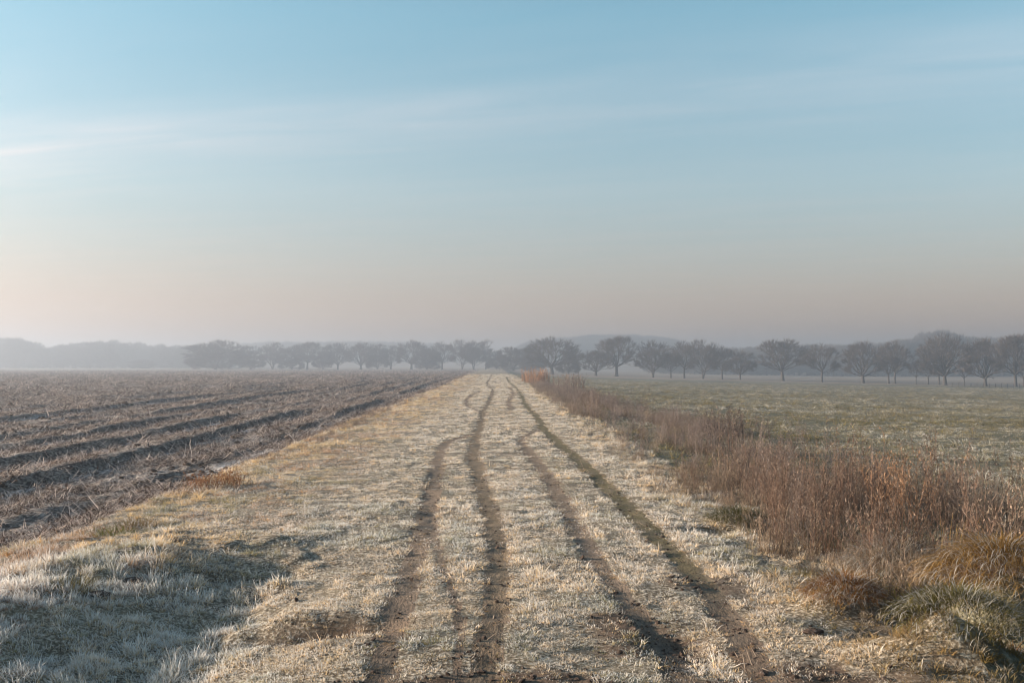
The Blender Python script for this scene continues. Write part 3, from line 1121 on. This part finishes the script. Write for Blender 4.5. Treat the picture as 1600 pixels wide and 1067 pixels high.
# ------------------------------------------------------------------ single clumps and tussocks
def tussock(nb, rad, l0, l1, c_low, c_high, frost_c, frost_p, wid=0.006, curl0=0.9, curl1=2.0, dome=0.0):
    a = U(0, 2 * np.pi, nb)
    r = rad * np.sqrt(U(0, 1, nb))
    base = np.stack([r * np.cos(a), r * np.sin(a), dome * (1 - (r / rad) ** 2) - 0.03], 1)
    az = a + rng.normal(0, 0.95, nb)
    g = U(0, 1, nb)[:, None]
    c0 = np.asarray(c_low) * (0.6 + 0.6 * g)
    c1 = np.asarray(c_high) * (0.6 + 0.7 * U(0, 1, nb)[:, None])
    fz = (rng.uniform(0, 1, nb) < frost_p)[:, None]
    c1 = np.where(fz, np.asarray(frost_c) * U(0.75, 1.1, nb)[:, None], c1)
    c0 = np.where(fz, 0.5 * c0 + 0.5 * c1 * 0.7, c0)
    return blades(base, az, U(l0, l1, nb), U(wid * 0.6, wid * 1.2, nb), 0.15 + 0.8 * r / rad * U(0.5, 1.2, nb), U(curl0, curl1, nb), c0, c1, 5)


FROSTC = np.array([0.60, 0.57, 0.52])


def plant(name, s, Y, parts, label, cat, rz=0.0, group=None):
    me = vcm(name, parts, 'dry_stalk')
    o = link(name, me, None, (world_x(s, Y), Y, gz1(s, Y)))
    o.rotation_euler = (0, 0, rz)
    return tag(o, label, cat, group)


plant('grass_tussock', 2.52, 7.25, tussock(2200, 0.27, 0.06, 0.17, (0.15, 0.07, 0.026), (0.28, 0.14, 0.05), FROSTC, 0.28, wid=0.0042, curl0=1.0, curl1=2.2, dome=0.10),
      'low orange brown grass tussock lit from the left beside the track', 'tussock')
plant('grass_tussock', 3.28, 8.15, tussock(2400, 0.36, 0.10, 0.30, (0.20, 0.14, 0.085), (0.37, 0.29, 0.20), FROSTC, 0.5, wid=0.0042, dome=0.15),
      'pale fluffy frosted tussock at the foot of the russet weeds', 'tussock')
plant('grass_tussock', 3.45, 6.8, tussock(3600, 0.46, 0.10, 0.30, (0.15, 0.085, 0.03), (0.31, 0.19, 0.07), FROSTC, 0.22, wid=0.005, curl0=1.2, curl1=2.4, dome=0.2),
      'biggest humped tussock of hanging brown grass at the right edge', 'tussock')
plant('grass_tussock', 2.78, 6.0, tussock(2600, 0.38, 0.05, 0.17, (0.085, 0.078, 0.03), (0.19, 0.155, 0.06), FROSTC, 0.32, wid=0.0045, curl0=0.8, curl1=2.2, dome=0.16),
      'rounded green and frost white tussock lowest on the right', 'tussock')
plant('green_tuft', 3.12, 7.35, tussock(420, 0.2, 0.12, 0.32, (0.07, 0.08, 0.025), (0.19, 0.175, 0.055), (0.38, 0.25, 0.08), 0.25, wid=0.009, curl0=0.3, curl1=1.3),
      'green grass tuft with golden blades between the two larger tussocks', 'grass tuft')
plant('grass_tussock', 3.12, 6.2, tussock(700, 0.22, 0.07, 0.2, (0.14, 0.065, 0.027), (0.27, 0.145, 0.055), FROSTC, 0.3, wid=0.005),
      'small russet tussock at the right edge just below the biggest tussock', 'tussock')
plant('grass_tussock', 2.72, 11.25, tussock(1500, 0.32, 0.06, 0.2, (0.07, 0.07, 0.027), (0.15, 0.125, 0.055), FROSTC, 0.12, dome=0.08),
      'dark green hump of grass among the weeds by the olive rut', 'tussock')
plant('straw_clump', 3.62, 8.0, merge([blades(np.stack([rng.normal(0, 0.035, 34), rng.normal(0, 0.035, 34), np.full(34, -0.02)], 1), rng.normal(0.2, 0.7, 34), U(0.35, 0.72, 34), U(0.006, 0.012, 34),
      U(0.02, 0.3, 34), U(-0.1, 0.3, 34), np.array([0.36, 0.20, 0.06]), np.array([0.44, 0.28, 0.10]), 5, U(0, np.pi, 34))]),
      'bunch of upright golden straw stems in the weeds', 'grass clump')
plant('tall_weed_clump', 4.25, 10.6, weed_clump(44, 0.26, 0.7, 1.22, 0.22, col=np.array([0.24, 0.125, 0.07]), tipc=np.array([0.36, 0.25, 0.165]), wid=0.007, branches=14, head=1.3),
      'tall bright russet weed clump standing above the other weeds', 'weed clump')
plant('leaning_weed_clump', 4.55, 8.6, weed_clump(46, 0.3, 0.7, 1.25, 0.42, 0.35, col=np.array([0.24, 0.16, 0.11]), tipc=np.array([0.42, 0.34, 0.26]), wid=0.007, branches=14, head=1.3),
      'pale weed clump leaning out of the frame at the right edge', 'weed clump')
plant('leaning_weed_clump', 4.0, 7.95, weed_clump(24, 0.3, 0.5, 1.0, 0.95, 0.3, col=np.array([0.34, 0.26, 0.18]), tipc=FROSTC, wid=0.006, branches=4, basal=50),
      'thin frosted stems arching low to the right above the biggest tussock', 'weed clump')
s0, y0 = su(1115, 690)
plant('dark_weed_clump', 5.3, 23.0, weed_clump(60, 0.5, 0.7, 1.25, 0.2, col=np.array([0.11, 0.085, 0.075]), tipc=np.array([0.17, 0.135, 0.115]), wid=0.012, branches=14, basal=40, head=1.8),
      'dark brown weed clump at the pasture side of the weed strip', 'weed clump')
s0, y0 = su(338, 762)
plant('rust_weed_clump', s0, y0, weed_clump(90, 0.42, 0.10, 0.27, 0.5, col=np.array([0.19, 0.085, 0.042]), tipc=np.array([0.27, 0.135, 0.065]), wid=0.008, branches=6, basal=120),
      'rust orange weed clump on the edge of the ploughed field', 'weed clump')
for (u, v, rr, lab, cc) in [
        (178, 836, 0.28, 'olive green grass clump on the ploughed field edge', (0.18, 0.17, 0.05)),
        (218, 822, 0.22, 'low brown grass clump just right of the olive green clump on the field edge', (0.23, 0.155, 0.06)),
        (108, 932, 0.20, 'brown and green grass tuft on the bank at the lower left', (0.22, 0.165, 0.055))]:
    s0, y0 = su(u, v)
    plant('grass_clump', s0, y0, tussock(420, rr, 0.07, 0.20, np.array(cc) * 0.45, cc, FROSTC, 0.15, wid=0.007, curl0=0.2, curl1=1.2), lab, 'grass clump')
s0, y0 = su(822, 598)
plant('reed_clump', s0 + 1.2, 105.0, weed_clump(170, 1.5, 1.0, 1.9, 0.12, col=np.array([0.32, 0.18, 0.11]), tipc=np.array([0.42, 0.28, 0.18]), wid=0.05, branches=6, basal=60, head=4.0),
      'russet reed clump at the far end of the weed strip', 'reed clump')
plant('reed_clump', s0 + 4.3, 99.0, weed_clump(120, 1.7, 0.9, 1.6, 0.14, col=np.array([0.19, 0.135, 0.105]), tipc=np.array([0.26, 0.2, 0.16]), wid=0.05, branches=6, basal=60, head=4.0),
      'brown mauve reed clump just right of the russet reed clump', 'reed clump')

for (u, v, sz, lab) in [
        (272, 858, 0.055, 'brown earth clod on the pale grass at the left'),
        (160, 934, 0.06, 'dark clod beside the brown and green grass tuft'),
        (210, 910, 0.07, 'brown clod on the crest of the bank at the lower left'),
        (1268, 996, 0.05, 'reddish clod beside the low orange tussock')]:
    s0, y0 = su(u, v)
    o = link('earth_clod', clod_mesh(int(u), 'clod_earth'), None, (world_x(s0, y0), y0, gz1(s0, y0) + 0.015))
    o.scale = (sz * 1.4, sz, sz * 0.8)
    tag(o, lab, 'clod')

# ------------------------------------------------------------------ trees
def make_bark():
    m, n, l = new_mat('bark')
    p = pos_vec(n, l, (1, 1, 0.3))
    f = noise_node(n, l, p, 5, 4)
    finish(n, l, ramp_node(n, l, f, [(0.3, (0.03, 0.026, 0.023)), (0.7, (0.06, 0.052, 0.046))]), 0.95, f, 0.03)
    m, n, l = new_mat('twigs')
    p = pos_vec(n, l)
    f = noise_node(n, l, p, 0.7, 3)
    finish(n, l, ramp_node(n, l, f, [(0.3, (0.055, 0.045, 0.04)), (0.7, (0.10, 0.082, 0.074))]), 0.95, None, 0)
    m, n, l = new_mat('needles')
    p = pos_vec(n, l)
    f = noise_node(n, l, p, 1.5, 3)
    finish(n, l, ramp_node(n, l, f, [(0.3, (0.03, 0.04, 0.025)), (0.7, (0.06, 0.07, 0.04))]), 0.95, None, 0)


make_bark()


def prism(P0, P1, r0, r1, sides):
    d = P1 - P0
    L = np.linalg.norm(d, axis=1, keepdims=True) + 1e-9
    d = d / L
    ref = np.where(np.abs(d[:, 2:3]) > 0.9, np.array([[1.0, 0, 0]]), np.array([[0, 0, 1.0]]))
    u = np.cross(d, ref)
    u /= np.linalg.norm(u, axis=1, keepdims=True) + 1e-9
    w = np.cross(d, u)
    N = len(P0)
    vs = []
    for Pk, rk in ((P0, r0), (P1, r1)):
        for k in range(sides):
            a = 2 * np.pi * k / sides
            vs.append(Pk + (math.cos(a) * u + math.sin(a) * w) * rk[:, None])
    V_ = np.stack(vs, 1).reshape(-1, 3)
    tri = []
    for k in range(sides):
        k2 = (k + 1) % sides
        tri += [(k, k2, sides + k2), (k, sides + k2, sides + k)]
    F_ = (np.array(tri)[None] + (np.arange(N) * 2 * sides)[:, None, None]).reshape(-1, 3)
    return V_, F_, np.zeros((len(V_), 3))


def grow_tree(seed, trunk_h=2.4, cz=6.6, rx=5.0, rz=5.6, limbs=7, spread=62, stems=1, trunk_r=0.36, levels=6, split=2.35, twig_n=11, tw=0.034, tl=1.0, low=0.0, lead=1.0):
    """Bare broadleaf tree: limbs fanning out of the bole, forking again and again until they reach a domed outline.
    About 12 m tall. Returns (trunk arrays, crown arrays, height, half width)."""
    r = np.random.default_rng(seed)
    seg0, seg1, sr0, sr1, slev = [], [], [], [], []
    tips = []
    env_off = r.uniform(0, 50)

    def inside(p, k=1.0):
        d = p - np.array([0, 0, cz])
        az = math.atan2(d[1], d[0])
        lump = 0.90 + 0.2 * math.sin(2 * az + env_off) * 0.5 + 0.10 * math.sin(5 * az + 3 * d[2] / rz + env_off)
        return (d[0] / (rx * lump)) ** 2 + (d[1] / (rx * lump)) ** 2 + (d[2] / (rz * (0.94 + 0.06 * lump))) ** 2 < k

    def branch(p, d, L, rad, lev):
        n = 3
        for i in range(n):
            d = d + r.normal(0, 0.085, 3) + np.array([0, 0, 0.035])
            d /= np.linalg.norm(d)
            q = p + d * L / n
            r1 = rad * 0.93
            seg0.append(p); seg1.append(q); sr0.append(rad); sr1.append(r1); slev.append(lev)
            p, rad = q, r1
            if lev >= 3:
                tips.append((p, d, 0.7 if lev < 4 else 1.0, lev))
            if not inside(p):
                return
        if lev >= levels:
            return
        k = 2 + (r.uniform() < split - 2)
        ph = r.uniform(0, 6.283)
        ref = np.array([0, 0, 1.0]) if abs(d[2]) < 0.9 else np.array([1.0, 0, 0])
        u = np.cross(d, ref)
        u /= np.linalg.norm(u)
        w = np.cross(d, u)
        for c in range(k):
            a = ph + 6.283 * c / k + r.normal(0, 0.3)
            th = math.radians(r.uniform(14, 36)) * (0.7 if c == 0 else 1.1)
            nd = d * math.cos(th) + (u * math.cos(a) + w * math.sin(a)) * math.sin(th)
            branch(p, nd, L * r.uniform(0.70, 0.88), rad * (0.80 if c == 0 else r.uniform(0.58, 0.72)), lev + 1)

    for sidx in range(stems):
        h = trunk_h * r.uniform(0.9, 1.12)
        az = 6.283 * sidx / max(stems, 1) + r.uniform(0, 1)
        ln = 0.0 if stems == 1 else r.uniform(0.14, 0.30)
        p = np.array([0, 0, 0.0])
        d = np.array([math.cos(az) * ln, math.sin(az) * ln, 1.0])
        d /= np.linalg.norm(d)
        tr = 0.8 * trunk_r * (1.0 if stems == 1 else 0.72)
        n = 5
        for i in range(n):
            d = d + r.normal(0, 0.03, 3)
            d /= np.linalg.norm(d)
            q = p + d * h / n
            ra = tr * (1 + 0.45 * math.exp(-i * 1.3)) * (1 - 0.04 * i)
            rb = tr * (1 + 0.45 * math.exp(-(i + 1) * 1.3)) * (1 - 0.04 * (i + 1))
            seg0.append(p); seg1.append(q); sr0.append(ra); sr1.append(rb); slev.append(0)
            p = q
            if low and i >= 1:
                a = r.uniform(0, 6.283)
                branch(p, np.array([math.cos(a), math.sin(a), r.uniform(-0.05, 0.35)]), rx * 0.26, 0.09, 2)
        m = max(5, int(round(limbs / stems)))
        # limbs radiate from the head of the bole, from upright to level, each as long as the dome allows
        az0 = r.uniform(0, 6.283)
        for c in range(m):
            t = (c + 0.5) / m
            th = math.radians(min(82, spread * 1.08) * t ** 0.62 * r.uniform(0.88, 1.1))
            a = az0 + 2.4 * c + r.normal(0, 0.25)
            if stems > 1:
                lean_az = az
                a = lean_az + (((a - lean_az + math.pi) % 6.283) - math.pi) * 0.75
            o_ = np.array([math.cos(a) * math.sin(th), math.sin(a) * math.sin(th), math.cos(th)])
            pe = (p - np.array([0, 0, cz])) / np.array([rx, rx, rz])
            oe = o_ / np.array([rx, rx, rz])
            qa, qb, qc = oe @ oe, pe @ oe, pe @ pe - 1
            reach = (-qb + math.sqrt(max(qb * qb - qa * qc, 0.01))) / qa
            start = p - d * r.uniform(0, 0.10 + 0.20 * t) * h
            branch(start, o_, reach / 3.75 * r.uniform(0.92, 1.12), tr * r.uniform(0.36, 0.55) * (1.0 - 0.25 * t), 1)
    seg0, seg1, sr0, sr1, slev = np.array(seg0), np.array(seg1), np.array(sr0), np.array(sr1), np.array(slev)
    thick = slev <= 2
    trk = merge([prism(seg0[thick], seg1[thick], sr0[thick], sr1[thick], 6)])
    sr0, sr1 = np.maximum(sr0, 0.02), np.maximum(sr1, 0.018)
    parts = [prism(seg0[~thick], seg1[~thick], sr0[~thick], sr1[~thick], 3)]
    tp = np.array([t[0] for t in tips])
    td = np.array([t[1] for t in tips])
    tk = np.array([t[2] for t in tips])
    rep_ = (r.poisson(tk * twig_n * 0.45)).clip(0, 40)
    b = np.repeat(np.arange(len(tp)), rep_)
    out = tp[b] - np.array([0, 0, trunk_h])
    out /= np.linalg.norm(out, axis=1, keepdims=True) + 1e-9
    d = 0.8 * td[b] + 0.55 * out + r.normal(0, 0.42, (len(b), 3))
    d /= np.linalg.norm(d, axis=1, keepdims=True)
    L = r.uniform(0.35, 1.0, len(b)) * tl
    q0 = tp[b]
    q1 = q0 + d * L[:, None]
    sd = np.cross(d, r.normal(0, 1, d.shape))
    sd /= np.linalg.norm(sd, axis=1, keepdims=True) + 1e-9
    v = np.stack([q0 - sd * tw / 2, q0 + sd * tw / 2, q1], 1).reshape(-1, 3)
    f = np.arange(len(v)).reshape(-1, 3)
    parts.append((v, f, np.zeros((len(v), 3))))
    cr = merge(parts)
    H = np.percentile(cr[0][:, 2], 99.7)
    W = np.percentile(np.abs(cr[0][:, 0]), 97.5)
    print('tree', seed, len(seg0), len(b), round(H, 1), round(W, 1))
    return trk, cr, H, W


TREE_KINDS = {}


def add_kind(key, **kw):
    tr, cr, H, W = grow_tree(**kw)
    TREE_KINDS[key] = (tri_mesh('trunk', tr[0], tr[1], M['bark']), tri_mesh('crown', cr[0], cr[1], M['twigs']), H, W)


add_kind('oak_a', seed=11, trunk_h=2.3, rx=5.8, rz=5.6, cz=6.6, limbs=15, spread=72, trunk_r=0.46)
add_kind('oak_b', seed=23, trunk_h=3.0, rx=5.0, rz=5.4, cz=7.0, limbs=13, spread=66, trunk_r=0.40)
add_kind('oak_c', seed=37, trunk_h=1.9, rx=5.8, rz=5.4, cz=6.4, limbs=13, spread=72, trunk_r=0.48)
add_kind('oak_d', seed=95, trunk_h=3.3, rx=4.6, rz=5.0, cz=7.2, limbs=12, spread=70, trunk_r=0.33)
add_kind('fork_a', seed=41, trunk_h=2.4, rx=4.8, rz=5.4, cz=6.7, limbs=16, spread=66, trunk_r=0.36, stems=2)
add_kind('fork_b', seed=53, trunk_h=2.2, rx=5.2, rz=5.4, cz=6.8, limbs=18, spread=66, trunk_r=0.36, stems=3)
add_kind('slim', seed=67, trunk_h=3.4, rx=2.7, rz=4.6, cz=7.3, limbs=8, spread=56, trunk_r=0.2, levels=5)
add_kind('slim_b', seed=71, trunk_h=3.0, rx=3.2, rz=4.6, cz=7.2, limbs=9, spread=64, trunk_r=0.22, levels=5)
add_kind('bushy', seed=83, trunk_h=1.3, rx=5.8, rz=6.2, cz=5.4, limbs=18, spread=74, trunk_r=0.34, twig_n=16, tw=0.045, stems=3, low=1)
add_kind('bushy_b', seed=97, trunk_h=1.4, rx=4.8, rz=6.0, cz=5.6, limbs=16, spread=74, trunk_r=0.32, twig_n=16, tw=0.045, stems=2, low=1)

# photograph pixels: (u of trunk, v of base, v of top, width in px, kind, distance, label, turn)
TREES = [
    (337, 581, 533, 78, 'bushy', 400, 'broad dense dome shaped tree at the left end of the nearer tree row'),
    (392, 581, 541, 42, 'bushy_b', 420, 'low dense tree just right of the broad dome shaped tree'),
    (426, 581, 535, 40, 'fork_b', 430, 'bare tree with spreading top, third from the left end of the nearer row'),
    (456, 581, 541, 36, 'bushy', 425, 'low bushy tree left of the tall rounded tree in the left row'),
    (480, 581, 534, 38, 'oak_b', 425, 'tall rounded bare tree left of centre of the left row'),
    (505, 581, 542, 32, 'bushy_b', 435, 'small bushy tree right of the tall rounded tree in the left row'),
    (528, 581, 535, 34, 'fork_a', 425, 'upright bare tree with bundled stems left of the fork trunked tree'),
    (564, 581, 535, 42, 'oak_c', 420, 'bare tree with pale field showing both sides of its forked trunk'),
    (590, 581, 538, 32, 'bushy_b', 425, 'dense twiggy tree just right of the fork trunked tree'),
    (611, 581, 540, 30, 'fork_b', 420, 'thin crowned bare tree left of the wide tree above the furrow ends'),
    (643, 581, 532, 44, 'oak_a', 415, 'wide crowned bare tree standing above the far furrow ends'),
    (667, 581, 545, 36, 'bushy', 410, 'low dark bushy tree right of the wide tree above the furrow ends'),
    (691, 581, 534, 36, 'oak_d', 410, 'open crowned tree with bare trunk left of the track'),
    (722, 581, 531, 36, 'fork_b', 400, 'tall many stemmed tree, left one of the tall pair at the track end'),
    (740, 581, 533, 34, 'fork_a', 405, 'tall many stemmed tree, right one of the tall pair at the track end'),
    (759, 581, 530, 26, 'slim', 400, 'slim pointed bare tree directly beyond the end of the track'),
    (776, 581, 548, 30, 'bushy_b', 400, 'small bushy tree right of the slim tree beyond the track'),
    (802, 583, 543, 46, 'bushy', 370, 'low broad dark tree left of the big oak behind the reeds'),
    (835, 584, 551, 34, 'bushy_b', 350, 'small dark tree tucked against the left of the big oak'),
    (862, 586, 527, 74, 'oak_a', 300, 'big round dark oak behind the reed clumps'),
    (888, 587, 552, 34, 'bushy_b', 320, 'small bushy tree tucked against the right of the big oak'),
    (931, 590, 547, 46, 'oak_c', 292, 'low dark spreading tree in front of the large fan shaped tree'),
    (963, 590, 525, 54, 'oak_b', 290, 'large fan shaped bare tree with a clear trunk, right of the gap'),
    (1020, 592, 533, 46, 'fork_a', 284, 'bare tree with close twin trunks right of the fan shaped tree'),
    (1048, 593, 546, 36, 'slim_b', 282, 'smaller slim tree right of the twin trunk tree'),
    (1069, 594, 533, 40, 'oak_d', 280, 'straight trunk bare tree just left of the tree splaying from its base'),
    (1098, 595, 531, 46, 'fork_b', 276, 'bare tree whose stems splay out from its base'),
    (1128, 595, 541, 38, 'oak_d', 274, 'round bare tree just right of the tree splaying from its base'),
    (1156, 596, 547, 38, 'fork_a', 270, 'smaller forked tree left of the wide misty gap'),
    (1223, 598, 530, 56, 'oak_b', 262, 'hazy tall tree standing alone right of the wide misty gap'),
    (1284, 601, 537, 50, 'oak_d', 254, 'hazy thin trunk tree left of the low forking tree'),
    (1348, 603, 533, 54, 'oak_c', 247, 'bare tree forking low into two limbs'),
    (1388, 604, 540, 38, 'slim_b', 244, 'thin tree, left of two close straight trunks'),
    (1398, 605, 533, 46, 'oak_d', 241, 'rounded tree, right of two close straight trunks'),
    (1431, 605, 562, 22, 'slim', 238, 'thin sapling left of the widest oak'),
    (1450, 606, 552, 32, 'slim_b', 236, 'short bushy topped tree between sapling and widest oak'),
    (1467, 606, 545, 36, 'oak_d', 237, 'narrow second trunk close left of the widest oak'),
    (1476, 607, 522, 72, 'oak_a', 234, 'widest oak with big radiating crown at the right'),
    (1506, 607, 562, 24, 'slim', 232, 'thin sapling between the widest oak and its right neighbour'),
    (1539, 608, 528, 54, 'oak_c', 228, 'thick trunked round tree second from the right edge'),
    (1586, 609, 522, 58, 'oak_b', 222, 'bare tree cut by the right edge with upswept limbs'),
    (1599, 609, 548, 34, 'slim_b', 221, 'low slim tree in front of the upswept tree at the right edge'),
]


def tree(u, vb, vt, wpx, kind, Y, label, turn):
    x, s = place(u, Y)
    trm, crm, H, W = TREE_KINDS[kind]
    z = gz1(s, Y)
    root = bpy.data.objects.new('bare_tree', None)
    COL.objects.link(root)
    root.empty_display_size = 0.5
    ztop = CAM_H + (HOR - vt) / FPX * Y
    h = ztop - z
    sz = h / H
    sx = (wpx * 1.12 / FPX * Y) / (2 * W)
    root.location = (x, Y, z - 0.05)
    root.rotation_euler = (0, 0, turn)
    root.scale = (sx, sx, sz)
    tag(root, label, 'tree', 'bare trees along the field boundary')
    link('trunk', trm, root)
    link('crown', crm, root)


for i, t in enumerate(TREES):
    tree(*t, turn=(i * 2.399) % 6.283)

# far woods: many trees that read as one mass
far_coll = bpy.data.collections.new('far_tree_kind')
for i, key in enumerate(('bushy', 'bushy_b', 'oak_a', 'oak_c')):
    tm, cm, H, W = TREE_KINDS[key]
    vv = np.zeros(len(tm.vertices) * 3, np.float32); tm.vertices.foreach_get('co', vv)
    cv = np.zeros(len(cm.vertices) * 3, np.float32); cm.vertices.foreach_get('co', cv)

    def tris(me):
        a = np.zeros(len(me.loops), np.int32)
        me.loops.foreach_get('vertex_index', a)
        return a.reshape(-1, 3)
    v = np.concatenate([vv.reshape(-1, 3), cv.reshape(-1, 3)]) / H
    f = np.concatenate([tris(tm), tris(cm) + len(tm.vertices)])
    o = bpy.data.objects.new('far_tree_%02d' % i, tri_mesh('far_tree', v, f, M['twigs']))
    far_coll.objects.link(o)


def wood(label, us, vt, Y0, Y1, n, jitter=3.0, hmax=20):
    """A wood whose outline follows the photograph: trees between two distances, tops reaching the skyline."""
    u = U(us[0], us[-1], n)
    Y = U(Y0, Y1, n)
    top = np.interp(u, us, vt) + np.abs(rng.normal(0, jitter, n))
    s = (u - 775.0) / FPX * Y
    z = ground_z(s, Y)
    h = CAM_H + (HOR - top) / FPX * Y - z
    h = np.clip(h, 5, hmax)
    P = np.stack([world_x(s, Y), Y, z - 0.1], 1)
    w = np.clip(h * U(0.85, 1.25, n), 7, 18)
    scatter('distant_wood', far_coll, P, rotz(n, 0.0), np.stack([w, w, h], 1), rng.integers(0, 4, n), label)


wood('misty grey wood behind the ploughed field at the left', [-120, 0, 30, 70, 100, 150, 190, 230, 290, 330, 380], [530, 527, 528, 541, 536, 533, 531, 536, 539, 542, 545], 560, 690, 150, 5.0)
wood('faint wooded rise showing above the left tree row', [380, 430, 480, 560, 640, 700, 760], [536, 533, 533, 533, 534, 537, 545], 820, 980, 170, 2.0)
wood('faint blue wooded hill behind the gap and the fan shaped tree', [800, 830, 870, 930, 980, 1030, 1060, 1100], [545, 533, 528, 523, 522, 525, 531, 538], 780, 930, 200, 2.0)
wood('hazy wood behind the right hand trees', [1010, 1090, 1160, 1240, 1320, 1390, 1425, 1445, 1475, 1500, 1530, 1600, 1720], [546, 541, 543, 538, 539, 534, 530, 521, 516, 523, 529, 525, 522], 480, 600, 260, 3.0, 26)

# dark low shrub mass at the foot of the left wood
x, s0 = place(222, 520)
shr = bpy.data.objects.new('round_shrub', None)
COL.objects.link(shr)
shr.location = (x, 520, gz1(s0, 520) - 0.1)
shr.scale = (1.55, 1.2, 0.42)
tag(shr, 'low wide dark shrub at the foot of the misty left wood', 'shrub')
link('trunk', TREE_KINDS['bushy'][0], shr)
link('crown', TREE_KINDS['bushy'][1], shr)


# a lone conifer on the hill behind the big oak
def conifer():
    vs, fs, off = [], [], 0
    r = np.random.default_rng(5)
    n = 420
    t = r.uniform(0, 1, n)
    rad = (1 - t) * 2.6 * r.uniform(0.4, 1, n) + 0.15
    a = r.uniform(0, 6.283, n)
    q0 = np.stack([0 * a, 0 * a, 2.0 + 11 * t], 1)
    q1 = np.stack([rad * np.cos(a), rad * np.sin(a), 2.0 + 11 * t - 0.35 * rad], 1)
    sd = np.stack([-np.sin(a), np.cos(a), 0 * a], 1) * (0.25 * rad)[:, None]
    v = np.stack([q0, q1 - sd, q1 + sd], 1).reshape(-1, 3)
    return v, np.arange(len(v)).reshape(-1, 3)


x, s0 = place(875, 800)
cz = gz1(s0, 800)
con = bpy.data.objects.new('conifer', None)
COL.objects.link(con)
con.location = (x, 800, cz - 0.1)
hh = CAM_H + (HOR - 522) / FPX * 800 - cz
con.scale = (hh / 15, hh / 15, hh / 13)
tag(con, 'lone pointed conifer rising above the blue hill behind the big oak', 'tree')
v, f = conifer()
link('crown', tri_mesh('conifer_crown', v, f, M['needles']), con)
pv, pf, _ = prism(np.array([[0, 0, 0.0]]), np.array([[0, 0, 12.0]]), np.array([0.25]), np.array([0.05]), 6)
link('trunk', tri_mesh('conifer_trunk', pv, pf, M['bark']), con)

# low wire fence at the foot of the right-hand trees
x, s0 = place(1545, 205)
fence = bpy.data.objects.new('wire_fence', None)
COL.objects.link(fence)
fence.location = (x, 205, gz1(s0, 205))
tag(fence, 'low wire fence with many thin posts in front of the rightmost trees', 'fence')
pv, pf, _ = prism(np.array([[0, 0, -0.2]]), np.array([[0, 0, 0.95]]), np.array([0.06]), np.array([0.055]), 6)
post_me = tri_mesh('post', pv, pf, M['bark'])
fx, tops = [], []
for k in range(15):
    px, ps = place(1488 + 9.5 * k, 205)
    pz = gz1(ps, 205)
    p = link('post', post_me, fence)
    p.location = (px - x, 0, pz - fence.location[2])
    p.rotation_euler = (rng.normal(0, 0.04), rng.normal(0, 0.05), 0)
    fx.append((px - x, 0.07, pz - fence.location[2]))
fx = np.array(fx)
for hz in (0.45, 0.8):
    a = fx[:-1] + [0, 0, hz]
    b = fx[1:] + [0, 0, hz]
    wv, wf, _ = prism(a, b, np.full(len(a), 0.008), np.full(len(a), 0.008), 3)
    link('wire', tri_mesh('wire', wv, wf, M['bark']), fence)

# ------------------------------------------------------------------ haze
m, n, l = new_mat('morning_mist')
pvn = n.new('ShaderNodeVolumePrincipled')
pvn.inputs['Color'].default_value = (0.44, 0.495, 0.575, 1)
pvn.inputs['Density'].default_value = HAZE_DENSITY
pvn.inputs['Anisotropy'].default_value = HAZE_ANISO
o = n.new('ShaderNodeOutputMaterial')
l.new(pvn.outputs[0], o.inputs['Volume'])
x0, x1, y0, y1, z0, z1 = -1440, 1440, -420, 1470, -7.0, 31.0
hv = np.array([[x, y, z] for z in (z0, z1) for y in (y0, y1) for x in (x0, x1)], float)
hf = np.array([(0, 2, 3, 1), (4, 5, 7, 6), (0, 1, 5, 4), (2, 6, 7, 3), (0, 4, 6, 2), (1, 3, 7, 5)])
hz = link('haze', tri_mesh('haze', hv, hf, M['morning_mist']))
tag(hz, 'even pale morning mist over the fields', None, None, 'stuff')
print('turf', n_turf, 'pasture', n_past, 'straw', n_straw, 'grid', nr, nc)
